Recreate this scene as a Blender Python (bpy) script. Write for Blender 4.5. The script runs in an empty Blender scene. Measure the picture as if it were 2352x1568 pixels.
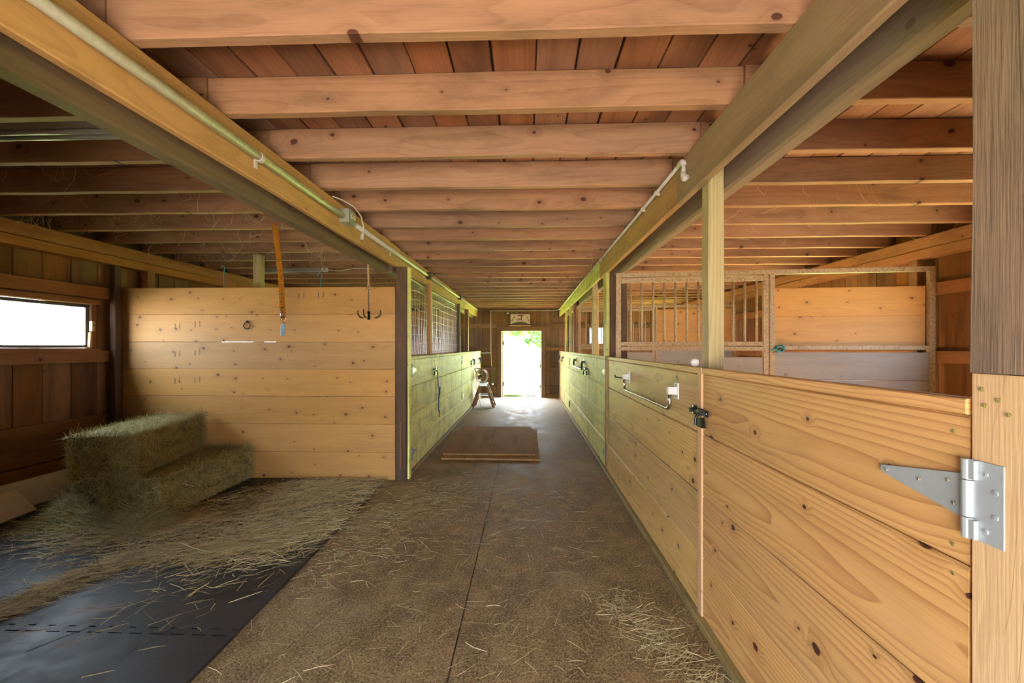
import bpy, math, random
import numpy as np
from mathutils import Vector, Matrix

R = math.radians
rnd = random.Random(7)
sc = bpy.context.scene
COL = sc.collection

# ------------------------------------------------------------------ camera, world, sun, exposure
cam_d = bpy.data.cameras.new('camera')
cam_d.sensor_width = 36.0
cam_d.lens = 36.0 * 1000 / 2352
cam_d.shift_y = 13 / 2352
cam_d.clip_start = 0.05
cam_d.clip_end = 500
cam = bpy.data.objects.new('camera', cam_d)
cam.location = (0, 0, 1.4)
cam.rotation_euler = (R(90), 0, R(2.0))
COL.objects.link(cam)
sc.camera = cam

vs = sc.view_settings
vs.view_transform = 'Standard'
vs.look = 'None'
vs.gamma = 1.0
vs.use_curve_mapping = False
vs.exposure = 0.13

world = bpy.data.worlds.new('sky')
sc.world = world
world.use_nodes = True
wn = world.node_tree
wn.nodes.clear()
w_out = wn.nodes.new('ShaderNodeOutputWorld')
w_bg = wn.nodes.new('ShaderNodeBackground')
w_sky = wn.nodes.new('ShaderNodeTexSky')
w_sky.sky_type = 'NISHITA'
w_sky.sun_disc = False
w_sky.sun_elevation = R(52)
w_sky.sun_rotation = R(87)
w_sky.dust_density = 4.0
w_sky.air_density = 1.0
w_mix = wn.nodes.new('ShaderNodeMix')
w_mix.data_type = 'RGBA'
w_mix.inputs[0].default_value = 0.55
w_mix.inputs[7].default_value = (43.0, 47.5, 54.0, 1)       # thin bright cloud over the blue
wn.links.new(w_sky.outputs[0], w_mix.inputs[6])
wn.links.new(w_mix.outputs[2], w_bg.inputs[0])
w_bg.inputs[1].default_value = 1.0
wn.links.new(w_bg.outputs[0], w_out.inputs[0])

sun_d = bpy.data.lights.new('sun', 'SUN')
sun_d.energy = 370.0
sun_d.color = (1.0, 0.95, 0.86)
sun_d.angle = R(0.6)
sun = bpy.data.objects.new('sun', sun_d)
sun.rotation_euler = Vector((-.75, -.03, -.66)).to_track_quat('-Z', 'Y').to_euler()
COL.objects.link(sun)


def portal(loc, rot, sx, sy):
    d = bpy.data.lights.new('daylight_portal', 'AREA')
    d.shape = 'RECTANGLE'
    d.size, d.size_y = sx, sy
    d.cycles.is_portal = True
    o = bpy.data.objects.new('daylight_portal', d)
    o.location, o.rotation_euler = loc, rot
    COL.objects.link(o)


sc.cycles.max_bounces = 12
sc.cycles.diffuse_bounces = 7
sc.cycles.glossy_bounces = 3
sc.cycles.transparent_max_bounces = 12
sc.cycles.sample_clamp_indirect = 8.0
sc.cycles.caustics_reflective = False
sc.cycles.caustics_refractive = False

# ------------------------------------------------------------------ node helpers and materials


def new_mat(name):
    m = bpy.data.materials.new(name)
    m.use_nodes = True
    nt = m.node_tree
    nt.nodes.clear()
    out = nt.nodes.new('ShaderNodeOutputMaterial')
    b = nt.nodes.new('ShaderNodeBsdfPrincipled')
    nt.links.new(b.outputs[0], out.inputs[0])
    return m, nt, b


class NT:
    def __init__(s, nt):
        s.nt = nt

    def put(s, sock, v):
        if hasattr(v, 'is_output'):
            s.nt.links.new(v, sock)
        else:
            sock.default_value = v

    def math(s, op, a, b=0.0, c=None, clamp=False):
        n = s.nt.nodes.new('ShaderNodeMath')
        n.operation = op
        n.use_clamp = clamp
        s.put(n.inputs[0], a)
        s.put(n.inputs[1], b)
        if c is not None:
            s.put(n.inputs[2], c)
        return n.outputs[0]

    def vmath(s, op, a, b):
        n = s.nt.nodes.new('ShaderNodeVectorMath')
        n.operation = op
        s.put(n.inputs[0], a)
        s.put(n.inputs[1], b)
        return n.outputs[0]

    def comb(s, x, y, z):
        n = s.nt.nodes.new('ShaderNodeCombineXYZ')
        s.put(n.inputs[0], x)
        s.put(n.inputs[1], y)
        s.put(n.inputs[2], z)
        return n.outputs[0]

    def noise(s, vec, scale=1.0, detail=2.0, rough=0.5):
        n = s.nt.nodes.new('ShaderNodeTexNoise')
        s.nt.links.new(vec, n.inputs['Vector'])
        n.inputs['Scale'].default_value = scale
        n.inputs['Detail'].default_value = detail
        n.inputs['Roughness'].default_value = rough
        return n.outputs[0]

    def step(s, x, lo, hi, a=0.0, b=1.0):
        n = s.nt.nodes.new('ShaderNodeMapRange')
        n.interpolation_type = 'SMOOTHSTEP'
        s.put(n.inputs[0], x)
        s.put(n.inputs[1], lo)
        s.put(n.inputs[2], hi)
        s.put(n.inputs[3], a)
        s.put(n.inputs[4], b)
        return n.outputs[0]

    def mix(s, f, a, b, mode='MIX'):
        n = s.nt.nodes.new('ShaderNodeMix')
        n.data_type = 'RGBA'
        n.blend_type = mode
        s.put(n.inputs[0], f)
        s.put(n.inputs[6], a if hasattr(a, 'is_output') else (*a, 1))
        s.put(n.inputs[7], b if hasattr(b, 'is_output') else (*b, 1))
        return n.outputs[2]

    def bump(s, h, strength, dist=0.01):
        n = s.nt.nodes.new('ShaderNodeBump')
        n.inputs['Strength'].default_value = strength
        n.inputs['Distance'].default_value = dist
        s.nt.links.new(h, n.inputs['Height'])
        return n.outputs[0]


def wood(name, light, dark, knot=1.0, ring=0.6, grime=0.3, grime_col=(.09, .06, .04), rough=.62, freq=70, var=.3,
         ks=3.4, kbig=.013, kgate=.42, gs=(2.2, 5.5, 5.5), bump=.35, knot_col=(.07, .022, .012), spec=.35, flat=.11, streak=.5):
    """Sawn softwood: the plank lies along local x, its width is local y, its thickness z."""
    m, nt, b = new_mat(name)
    n = NT(nt)
    tc = nt.nodes.new('ShaderNodeTexCoord').outputs['Object']
    sep = nt.nodes.new('ShaderNodeSeparateXYZ')
    nt.links.new(tc, sep.inputs[0])
    r = nt.nodes.new('ShaderNodeObjectInfo').outputs['Random']
    p = n.vmath('ADD', tc, n.comb(n.math('MULTIPLY', r, 61.3), n.math('MULTIPLY', r, 17.7), n.math('MULTIPLY', r, 5.1)))
    r2 = n.math('FRACT', n.math('MULTIPLY', r, 37.7))
    # knots on a sparse 2-D cell pattern
    ps = nt.nodes.new('ShaderNodeSeparateXYZ')
    nt.links.new(p, ps.inputs[0])
    wob = n.noise(n.vmath('MULTIPLY', p, (30., 30., 30.)), 1.0, 1.0)
    vor = nt.nodes.new('ShaderNodeTexVoronoi')
    vor.voronoi_dimensions = '2D'
    vor.inputs['Scale'].default_value = ks
    nt.links.new(n.comb(n.math('ADD', n.math('MULTIPLY', ps.outputs[0], .9), n.math('MULTIPLY', wob, .012)), n.math('ADD', n.math('MULTIPLY', ps.outputs[1], 1.25), n.math('MULTIPLY', wob, .012)), 0.0), vor.inputs['Vector'])
    d = n.math('DIVIDE', vor.outputs['Distance'], ks)                    # metres
    cs = nt.nodes.new('ShaderNodeSeparateColor')
    nt.links.new(vor.outputs['Color'], cs.inputs[0])
    gate = n.math('GREATER_THAN', cs.outputs[1], kgate)
    kr = n.math('MULTIPLY_ADD', n.math('POWER', cs.outputs[0], 2.0), kbig, .006)
    kmask = n.math('MULTIPLY', n.step(d, n.math('MULTIPLY', kr, .8), n.math('MULTIPLY', kr, 1.15), 1.0, 0.0), gate)
    halo = n.math('MULTIPLY', n.step(d, n.math('MULTIPLY', kr, .8), n.math('MULTIPLY', kr, 5.0), 1.0, 0.0), gate)
    # year rings of a log sawn off-centre and slightly out of line
    low = n.noise(n.vmath('MULTIPLY', p, (1.1, 5., 5.)), 1.0, 2.0)
    yy = n.math('ADD', n.math('MULTIPLY_ADD', n.math('SUBTRACT', r, .5), .22, sep.outputs[1]), n.math('MULTIPLY_ADD', low, .09, -.045))
    zz = n.math('ADD', n.math('ADD', sep.outputs[2], n.math('MULTIPLY_ADD', halo, .020, flat)),
                n.math('ADD', n.math('MULTIPLY', sep.outputs[0], n.math('MULTIPLY_ADD', r2, .05, -.025)), n.math('MULTIPLY_ADD', low, -.10, .05)))
    rad = n.math('SQRT', n.math('ADD', n.math('MULTIPLY', yy, yy), n.math('MULTIPLY', zz, zz)))
    saw = n.math('FRACT', n.math('MULTIPLY', rad, freq))
    line = n.math('MULTIPLY', n.math('POWER', saw, 3.0), n.step(saw, .93, 1.0, 1.0, 0.0))
    fine = n.noise(n.vmath('MULTIPLY', p, (7., 210., 210.)), 1.0, 2.0)
    f = n.math('ADD', n.math('MULTIPLY', line, ring), n.math('MULTIPLY_ADD', fine, .5, -.2), clamp=True)
    col = n.mix(f, light, dark)
    # lengthwise streaks and blotches
    st = n.noise(n.vmath('MULTIPLY', p, (.9, 9., 9.)), 1.0, 4.0, .6)
    col = n.mix(n.math('MULTIPLY', n.step(st, .42, .75), streak), col, tuple(c * .55 for c in dark))
    gr = n.noise(n.vmath('MULTIPLY', p, gs), 1.0, 6.0, .68)
    col = n.mix(n.math('MULTIPLY', n.step(gr, .48, .72), grime), col, grime_col)
    col = n.mix(n.math('MULTIPLY', halo, .35 * knot), col, tuple(c * .8 for c in dark))
    col = n.mix(n.math('MULTIPLY', kmask, min(1, knot)), col, knot_col)
    hv = nt.nodes.new('ShaderNodeHueSaturation')
    nt.links.new(n.math('MULTIPLY_ADD', n.math('SUBTRACT', r2, .5), var, 1.0), hv.inputs['Value'])
    nt.links.new(n.math('MULTIPLY_ADD', n.math('SUBTRACT', r, .5), var * .4, 1.0), hv.inputs['Saturation'])
    nt.links.new(col, hv.inputs['Color'])
    nt.links.new(hv.outputs[0], b.inputs['Base Color'])
    b.inputs['Roughness'].default_value = rough
    b.inputs['Specular IOR Level'].default_value = spec
    h = n.math('ADD', n.math('MULTIPLY', fine, .6), n.math('ADD', n.math('MULTIPLY', line, -.25), n.math('MULTIPLY', gr, .5)))
    nt.links.new(n.bump(h, bump, .004), b.inputs['Normal'])
    return m


def plain(name, col, rough=.5, metal=0.0, noise_amt=0.0, col2=None, nscale=20., bump=0.0, spec=.5, contrast=(.4, .6), trans=0.0):
    m, nt, b = new_mat(name)
    b.inputs['Base Color'].default_value = (*col, 1)
    b.inputs['Roughness'].default_value = rough
    b.inputs['Metallic'].default_value = metal
    b.inputs['Specular IOR Level'].default_value = spec
    if noise_amt or bump:
        n = NT(nt)
        tc = nt.nodes.new('ShaderNodeTexCoord').outputs['Object']
        ri = nt.nodes.new('ShaderNodeObjectInfo').outputs['Random']
        p = n.vmath('ADD', tc, n.comb(n.math('MULTIPLY', ri, 31.), n.math('MULTIPLY', ri, 13.), 0.0))
        nz = n.noise(p, nscale, 5.0, .65)
        if noise_amt:
            c2 = col2 or tuple(c * .5 for c in col)
            nt.links.new(n.mix(n.math('MULTIPLY', n.step(nz, contrast[0], contrast[1]), noise_amt), col, c2), b.inputs['Base Color'])
        if bump:
            nt.links.new(n.bump(nz, bump, .005), b.inputs['Normal'])
    return m


M = {}
M['pine'] = wood('new_pine', (.50, .275, .092), (.37, .18, .052), ring=.35, grime=.10, freq=60, var=.22, ks=4.8, kgate=.36, kbig=.011, streak=.2, knot=1.0, knot_col=(.13, .055, .024))
M['gate'] = wood('gate_pine', (.66, .385, .15), (.37, .17, .055), ring=.95, grime=.12, grime_col=(.25, .19, .12), freq=62, var=.2, ks=4.0, kbig=.016, kgate=.25, streak=.22, rough=.5, spec=.4, bump=.3)
M['sill'] = wood('sill_board_wood', (.30, .225, .085), (.18, .13, .05), ring=.5, grime=.5, grime_col=(.10, .08, .03), freq=60, var=.2, streak=.5)
M['panel'] = wood('stained_pine', (.64, .42, .158), (.38, .215, .068), ring=.8, grime=.3, grime_col=(.27, .22, .09), freq=62, var=.2, ks=4.0, kbig=.014, kgate=.25, streak=.3, rough=.55, spec=.35)
M['green'] = wood('old_stall_pine', (.82, .83, .31), (.60, .58, .18), ring=.5, grime=.55, grime_col=(.13, .115, .05), gs=(7., 2.6, 4.), freq=60, var=.42, ks=3.6, streak=.5)
M['treated'] = wood('treated_lumber', (.50, .42, .22), (.30, .24, .11), ring=.8, grime=.12, freq=80, var=.2, ks=2.0, streak=.3, knot=.6)
M['joist'] = wood('joist_pine', (.335, .185, .108), (.20, .10, .054), ring=.5, grime=.45, grime_col=(.12, .065, .036), freq=50, var=.35, ks=3.8, kgate=.25, kbig=.020, streak=.45, rough=.7)
M['deck'] = wood('deck_board', (.33, .16, .095), (.21, .095, .055), ring=.5, grime=.35, grime_col=(.12, .065, .04), freq=60, var=.6, ks=3.0, streak=.5, rough=.72)
M['beam'] = wood('beam_pine', (.42, .235, .095), (.25, .125, .045), ring=.4, grime=.35, grime_col=(.15, .09, .045), freq=55, var=.2, ks=2.6, streak=.45, rough=.7)
M['greybeam'] = wood('dusty_beam', (.30, .20, .115), (.19, .12, .065), ring=.4, grime=.45, grime_col=(.17, .12, .08), freq=55, var=.2, ks=2.6, streak=.45, rough=.8, knot=.8)
M['brownbeam'] = wood('brown_beam', (.14, .088, .05), (.085, .052, .03), ring=.4, grime=.4, grime_col=(.10, .07, .05), freq=55, var=.2, ks=2.6, streak=.4, rough=.8, knot=.5)
M['darkbeam'] = wood('dark_beam', (.20, .145, .10), (.12, .085, .06), ring=.4, grime=.4, grime_col=(.14, .11, .085), freq=55, var=.2, ks=2.6, streak=.4, rough=.8, knot=.5)
M['wall'] = wood('barn_wall_board', (.20, .092, .036), (.11, .048, .019), ring=.4, grime=.5, grime_col=(.055, .028, .014), freq=55, var=.6, ks=2.6, streak=.7, rough=.75, knot=.9)
M['girt'] = wood('girt_pine', (.33, .145, .055), (.20, .085, .03), ring=.4, grime=.35, grime_col=(.09, .045, .02), freq=55, var=.35, ks=2.6, streak=.5, rough=.7)
M['far'] = wood('far_wall_board', (.18, .098, .040), (.105, .055, .022), ring=.4, grime=.45, grime_col=(.07, .04, .02), freq=55, var=.6, ks=2.6, streak=.6, rough=.72)
M['darkpost'] = wood('dark_post', (.085, .05, .03), (.045, .028, .018), ring=.5, grime=.4, grime_col=(.16, .075, .035), freq=60, var=.3, ks=2.0, streak=.4, rough=.7, knot=.4)
M['weather'] = wood('weathered_timber', (.205, .145, .10), (.13, .09, .062), ring=.35, grime=.75, grime_col=(.095, .068, .055), gs=(3., 14., 14.), freq=34, var=.1, ks=2.0, streak=.6, rough=.8, bump=.8, knot=.5)
M['newpost'] = wood('new_post', (.62, .42, .22), (.48, .29, .13), ring=.35, grime=.15, grime_col=(.3, .2, .12), freq=55, var=.1, ks=4.0, streak=.2, knot=.6)
M['grey'] = wood('grey_board', (.25, .222, .21), (.18, .155, .145), ring=.25, grime=.35, grime_col=(.2, .17, .15), freq=55, var=.2, ks=2.6, streak=.3, knot=.5, rough=.55)
M['ply'] = wood('plywood', (.36, .205, .085), (.22, .12, .045), ring=.5, grime=.5, grime_col=(.13, .085, .04), freq=38, var=.2, ks=1.6, streak=.5, knot=.3, flat=.06, rough=.9, spec=.12)
M['trim'] = wood('trim_strip', (.60, .37, .19), (.46, .25, .11), ring=.3, grime=.2, freq=60, var=.1, streak=.2, knot=.3)
M['redpost'] = wood('red_brown_post', (.25, .115, .055), (.15, .065, .03), ring=.4, grime=.4, freq=60, var=.2, streak=.5, knot=.4)
M['bounce_pale'] = plain('bounce_layer_pale', (.62, .43, .22), .9, 0, .5, (.45, .29, .13), 60., .6)  # pale colour of the unseen bounce layer added in the right stalls
M['rust'] = plain('rusty_painted_steel', (.36, .27, .165), .6, 0.0, .75, (.15, .085, .045), 48., .2, contrast=(.42, .68))
M['galv'] = plain('galvanised_steel', (.42, .47, .50), .38, .35, .25, (.32, .36, .39), 30.)
M['chrome'] = plain('worn_chrome', (.62, .60, .56), .22, 1.0, .3, (.35, .30, .24), 40.)
M['zinc'] = plain('screw_zinc', (.62, .60, .52), .3, .9)
M['brass'] = plain('yellow_screw', (.42, .36, .14), .4, .7)
M['black'] = plain('black_iron', (.012, .012, .013), .35, .4)
M['iron'] = plain('dark_iron', (.05, .04, .033), .5, .6, .5, (.12, .06, .03), 60.)
M['alu'] = plain('aluminium', (.62, .66, .66), .35, .8)
M['white'] = plain('white_plastic', (.78, .77, .74), .45)
M['pipe'] = plain('dusty_pvc', (.62, .61, .56), .45, 0, .35, (.40, .36, .28), 25.)
M['box'] = plain('grey_box', (.27, .28, .22), .5, 0, .2, (.2, .19, .15), 40.)
M['cream'] = plain('cream_outlet', (.75, .70, .55), .4)
M['whiteboard'] = plain('white_panel', (.78, .72, .68), .6, 0, .4, (.55, .49, .45), 5.)
M['amber'] = plain('fly_paper', (.42, .17, .02), .12, 0, .3, (.30, .11, .015), 30., spec=.8)
M['fly'] = plain('dead_fly', (.015, .01, .008), .5)
M['blue'] = plain('blue_tube', (.10, .30, .50), .45, 0, .4, (.55, .65, .7), 90.)
M['bluestring'] = plain('blue_twine', (.06, .30, .45), .7)
M['navy'] = plain('navy_rope', (.025, .06, .10), .7)
M['teal'] = plain('teal_rope', (.05, .27, .28), .7)
M['rope'] = plain('hemp_rope', (.38, .26, .14), .8)
M['lamp'] = plain('lamp_tube', (.40, .43, .43), .3)
M['lampbody'] = plain('lamp_housing', (.33, .32, .29), .45, .2)
M['red'] = plain('red_paint', (.24, .045, .02), .6)
M['sign'] = plain('sign_white', (.62, .54, .40), .6, 0, .3, (.5, .42, .3), 14.)
M['dkpaint'] = plain('dark_paint', (.06, .04, .02), .6)
M['hose'] = plain('green_hose', (.03, .12, .06), .5)
M['wire'] = plain('galvanised_wire', (.50, .47, .38), .4, .7)
M['web'] = plain('cobweb', (.55, .44, .30), .8)
M['fan'] = plain('fan_steel', (.30, .20, .13), .4, .6, .3, (.2, .1, .06), 20.)
M['cable'] = plain('grey_cable', (.16, .15, .14), .5)
M['sash'] = plain('dark_sash', (.055, .05, .045), .5)
M['leafless'] = plain('bark', (.14, .10, .07), .8, 0, .5)
M['stamp'] = plain('ink_stamp', (.13, .085, .045), .8)


def island_mat(name, cols, rough=.7, trans=0.0):
    m, nt, b = new_mat(name)
    g = nt.nodes.new('ShaderNodeNewGeometry')
    cr = nt.nodes.new('ShaderNodeValToRGB')
    el = cr.color_ramp.elements
    while len(el) < len(cols):
        el.new(.5)
    for i, c in enumerate(cols):
        el[i].position = i / (len(cols) - 1)
        el[i].color = (*c, 1)
    nt.links.new(g.outputs['Random Per Island'], cr.inputs[0])
    nt.links.new(cr.outputs[0], b.inputs['Base Color'])
    b.inputs['Roughness'].default_value = rough
    b.inputs['Specular IOR Level'].default_value = .25
    if trans:
        t = nt.nodes.new('ShaderNodeBsdfTranslucent')
        nt.links.new(cr.outputs[0], t.inputs[0])
        mx = nt.nodes.new('ShaderNodeMixShader')
        mx.inputs[0].default_value = trans
        nt.links.new(b.outputs[0], mx.inputs[1])
        nt.links.new(t.outputs[0], mx.inputs[2])
        nt.links.new(mx.outputs[0], [x for x in nt.nodes if x.type == 'OUTPUT_MATERIAL'][0].inputs[0])
    return m


M['hay'] = island_mat('hay', [(.19, .18, .07), (.34, .30, .12), (.48, .42, .19), (.29, .30, .12), (.64, .56, .29)])
M['straw'] = island_mat('straw', [(.34, .26, .12), (.52, .42, .20), (.70, .58, .31), (.46, .40, .18), (.80, .69, .42)])
M['haycore'] = plain('packed_hay', (.22, .19, .08), .9, 0, .8, (.08, .07, .03), 40., .8)
M['leaf'] = island_mat('leaf', [(.014, .045, .003), (.026, .075, .006), (.045, .11, .014)], .6, .3)
M['paleleaf'] = island_mat('pale_leaf', [(.08, .16, .03), (.14, .24, .05), (.22, .32, .09)], .6, .3)
M['grassblade'] = island_mat('grass_blade', [(.014, .045, .004), (.03, .075, .008), (.06, .11, .02)], .6, .3)

# glass
mg, nt, b = new_mat('window_glass')
tr = nt.nodes.new('ShaderNodeBsdfTransparent')
tr.inputs[0].default_value = (.93, .95, .94, 1)
gl = nt.nodes.new('ShaderNodeBsdfGlossy')
gl.inputs['Roughness'].default_value = .05
lw = nt.nodes.new('ShaderNodeLayerWeight')
fr = nt.nodes.new('ShaderNodeMath')
fr.operation = 'POWER'
fr.inputs[1].default_value = 5.0
nt.links.new(lw.outputs['Facing'], fr.inputs[0])
mx = nt.nodes.new('ShaderNodeMixShader')
nt.links.new(fr.outputs[0], mx.inputs[0])
nt.links.new(tr.outputs[0], mx.inputs[1])
nt.links.new(gl.outputs[0], mx.inputs[2])
nt.links.new(mx.outputs[0], [x for x in nt.nodes if x.type == 'OUTPUT_MATERIAL'][0].inputs[0])
M['glass'] = mg


def floor_mat():
    m, nt, b = new_mat('worn_concrete')
    n = NT(nt)
    tc = nt.nodes.new('ShaderNodeTexCoord').outputs['Object']
    big = n.noise(tc, 1.1, 4.0, .6)
    mid = n.noise(n.vmath('MULTIPLY', tc, (3.2, 2.0, 1.)), 1.7, 7.0, .72)
    spk = n.noise(tc, 95., 3.0, .75)
    pit = nt.nodes.new('ShaderNodeTexVoronoi')
    pit.inputs['Scale'].default_value = 62.
    nt.links.new(tc, pit.inputs['Vector'])
    col = n.mix(n.step(mid, .36, .66), (.135, .085, .034), (.31, .215, .095))
    col = n.mix(n.math('MULTIPLY', n.step(big, .50, .66), .55), col, (.42, .31, .19))
    col = n.mix(n.math('MULTIPLY', n.step(spk, .42, .66), .6), col, (.47, .36, .21))
    col = n.mix(n.math('MULTIPLY', n.step(spk, .36, .50, 1.0, 0.0), .6), col, (.05, .032, .02))
    worn = n.step(big, .46, .62)
    pits = n.math('MULTIPLY', n.step(pit.outputs['Distance'], .16, .30, 1.0, 0.0), worn)
    col = n.mix(n.math('MULTIPLY', pits, .75), col, (.06, .04, .03))
    # daylight from the far door put into the colour as paler grey
    sp = nt.nodes.new('ShaderNodeSeparateXYZ')
    nt.links.new(tc, sp.inputs[0])
    door_light = n.step(n.math('ADD', sp.outputs[1], n.math('MULTIPLY', mid, 1.6)), 9.4, 11.8)
    col = n.mix(n.math('MULTIPLY', door_light, .85), col, (.40, .40, .385))
    nt.links.new(col, b.inputs['Base Color'])
    nt.links.new(n.step(mid, .3, .7, .52, .8), b.inputs['Roughness'])
    b.inputs['Specular IOR Level'].default_value = .12
    nt.links.new(n.bump(n.math('ADD', spk, n.math('MULTIPLY', mid, 2.0)), .45, .004), b.inputs['Normal'])
    return m


M['floor'] = floor_mat()


def rubber_mat():
    m, nt, b = new_mat('black_rubber')
    n = NT(nt)
    tc = nt.nodes.new('ShaderNodeTexCoord').outputs['Object']
    a = n.noise(tc, 2.3, 6.0, .65)
    s = n.noise(tc, 140., 2.0, .6)
    col = n.mix(n.step(a, .4, .68), (.020, .019, .020), (.048, .043, .038))
    col = n.mix(n.math('MULTIPLY', n.step(s, .62, .75), .6), col, (.13, .105, .075))
    nt.links.new(col, b.inputs['Base Color'])
    nt.links.new(n.step(a, .35, .7, .42, .68), b.inputs['Roughness'])
    b.inputs['Specular IOR Level'].default_value = .3
    nt.links.new(n.bump(n.math('ADD', a, n.math('MULTIPLY', s, .35)), .25, .004), b.inputs['Normal'])
    return m


M['rubber'] = rubber_mat()


def ground_mat():
    m, nt, b = new_mat('gravel_yard')
    n = NT(nt)
    tc = nt.nodes.new('ShaderNodeTexCoord').outputs['Object']
    a = n.noise(tc, .35, 5.0, .6)
    s = n.noise(tc, 40., 3.0, .7)
    sp = nt.nodes.new('ShaderNodeSeparateXYZ')
    nt.links.new(tc, sp.inputs[0])
    col = n.mix(n.step(s, .35, .65), (.26, .23, .19), (.38, .34, .285))
    g = n.mix(n.step(s, .35, .65), (.28, .44, .06), (.44, .59, .125))
    away = n.step(n.math('ADD', sp.outputs[1], n.math('MULTIPLY', a, 3.0)), 8.0, 10.5)
    dry = n.mix(n.step(s, .35, .65), (.30, .285, .12), (.40, .38, .17))
    col = n.mix(n.math('MULTIPLY', n.step(n.math('ADD', n.math('ABSOLUTE', sp.outputs[0]), a), 4.6, 5.4), n.step(n.math('ADD', sp.outputs[1], a), 1.0, 2.5)), col, dry)
    nt.links.new(n.mix(away, col, g), b.inputs['Base Color'])
    b.inputs['Roughness'].default_value = .9
    return m


M['ground'] = ground_mat()

# ------------------------------------------------------------------ mesh helpers
I4 = Matrix.Identity(4)


def link(name, me, mat, parent=None, mw=None):
    o = bpy.data.objects.new(name, me)
    if mat is not None and not me.materials:
        me.materials.append(M[mat] if isinstance(mat, str) else mat)
    COL.objects.link(o)
    if parent is not None:
        o.parent = parent
    if mw is not None:
        o.matrix_basis = (root_matrix(parent).inverted() @ mw) if parent is not None else mw
    return o


def root_matrix(o):
    m = o.matrix_basis.copy()
    p = o.parent
    while p is not None:
        m = p.matrix_basis @ m
        p = p.parent
    return m


def tag(o, label=None, cat=None, group=None, kind=None):
    if label:
        o['label'] = label
    if cat:
        o['category'] = cat
    if group:
        o['group'] = group
    if kind:
        o['kind'] = kind
    return o


def thing(name, label, cat, loc=(0, 0, 0), rotz=0.0, group=None):
    o = bpy.data.objects.new(name, None)
    o.empty_display_size = .05
    o.matrix_basis = Matrix.Translation(Vector(loc)) @ Matrix.Rotation(rotz, 4, 'Z')
    COL.objects.link(o)
    return tag(o, label, cat, group)


def structure(name, loc=(0, 0, 0)):
    o = bpy.data.objects.new(name, None)
    o.empty_display_size = .05
    o.matrix_basis = Matrix.Translation(Vector(loc))
    COL.objects.link(o)
    o['kind'] = 'structure'
    return o


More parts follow.
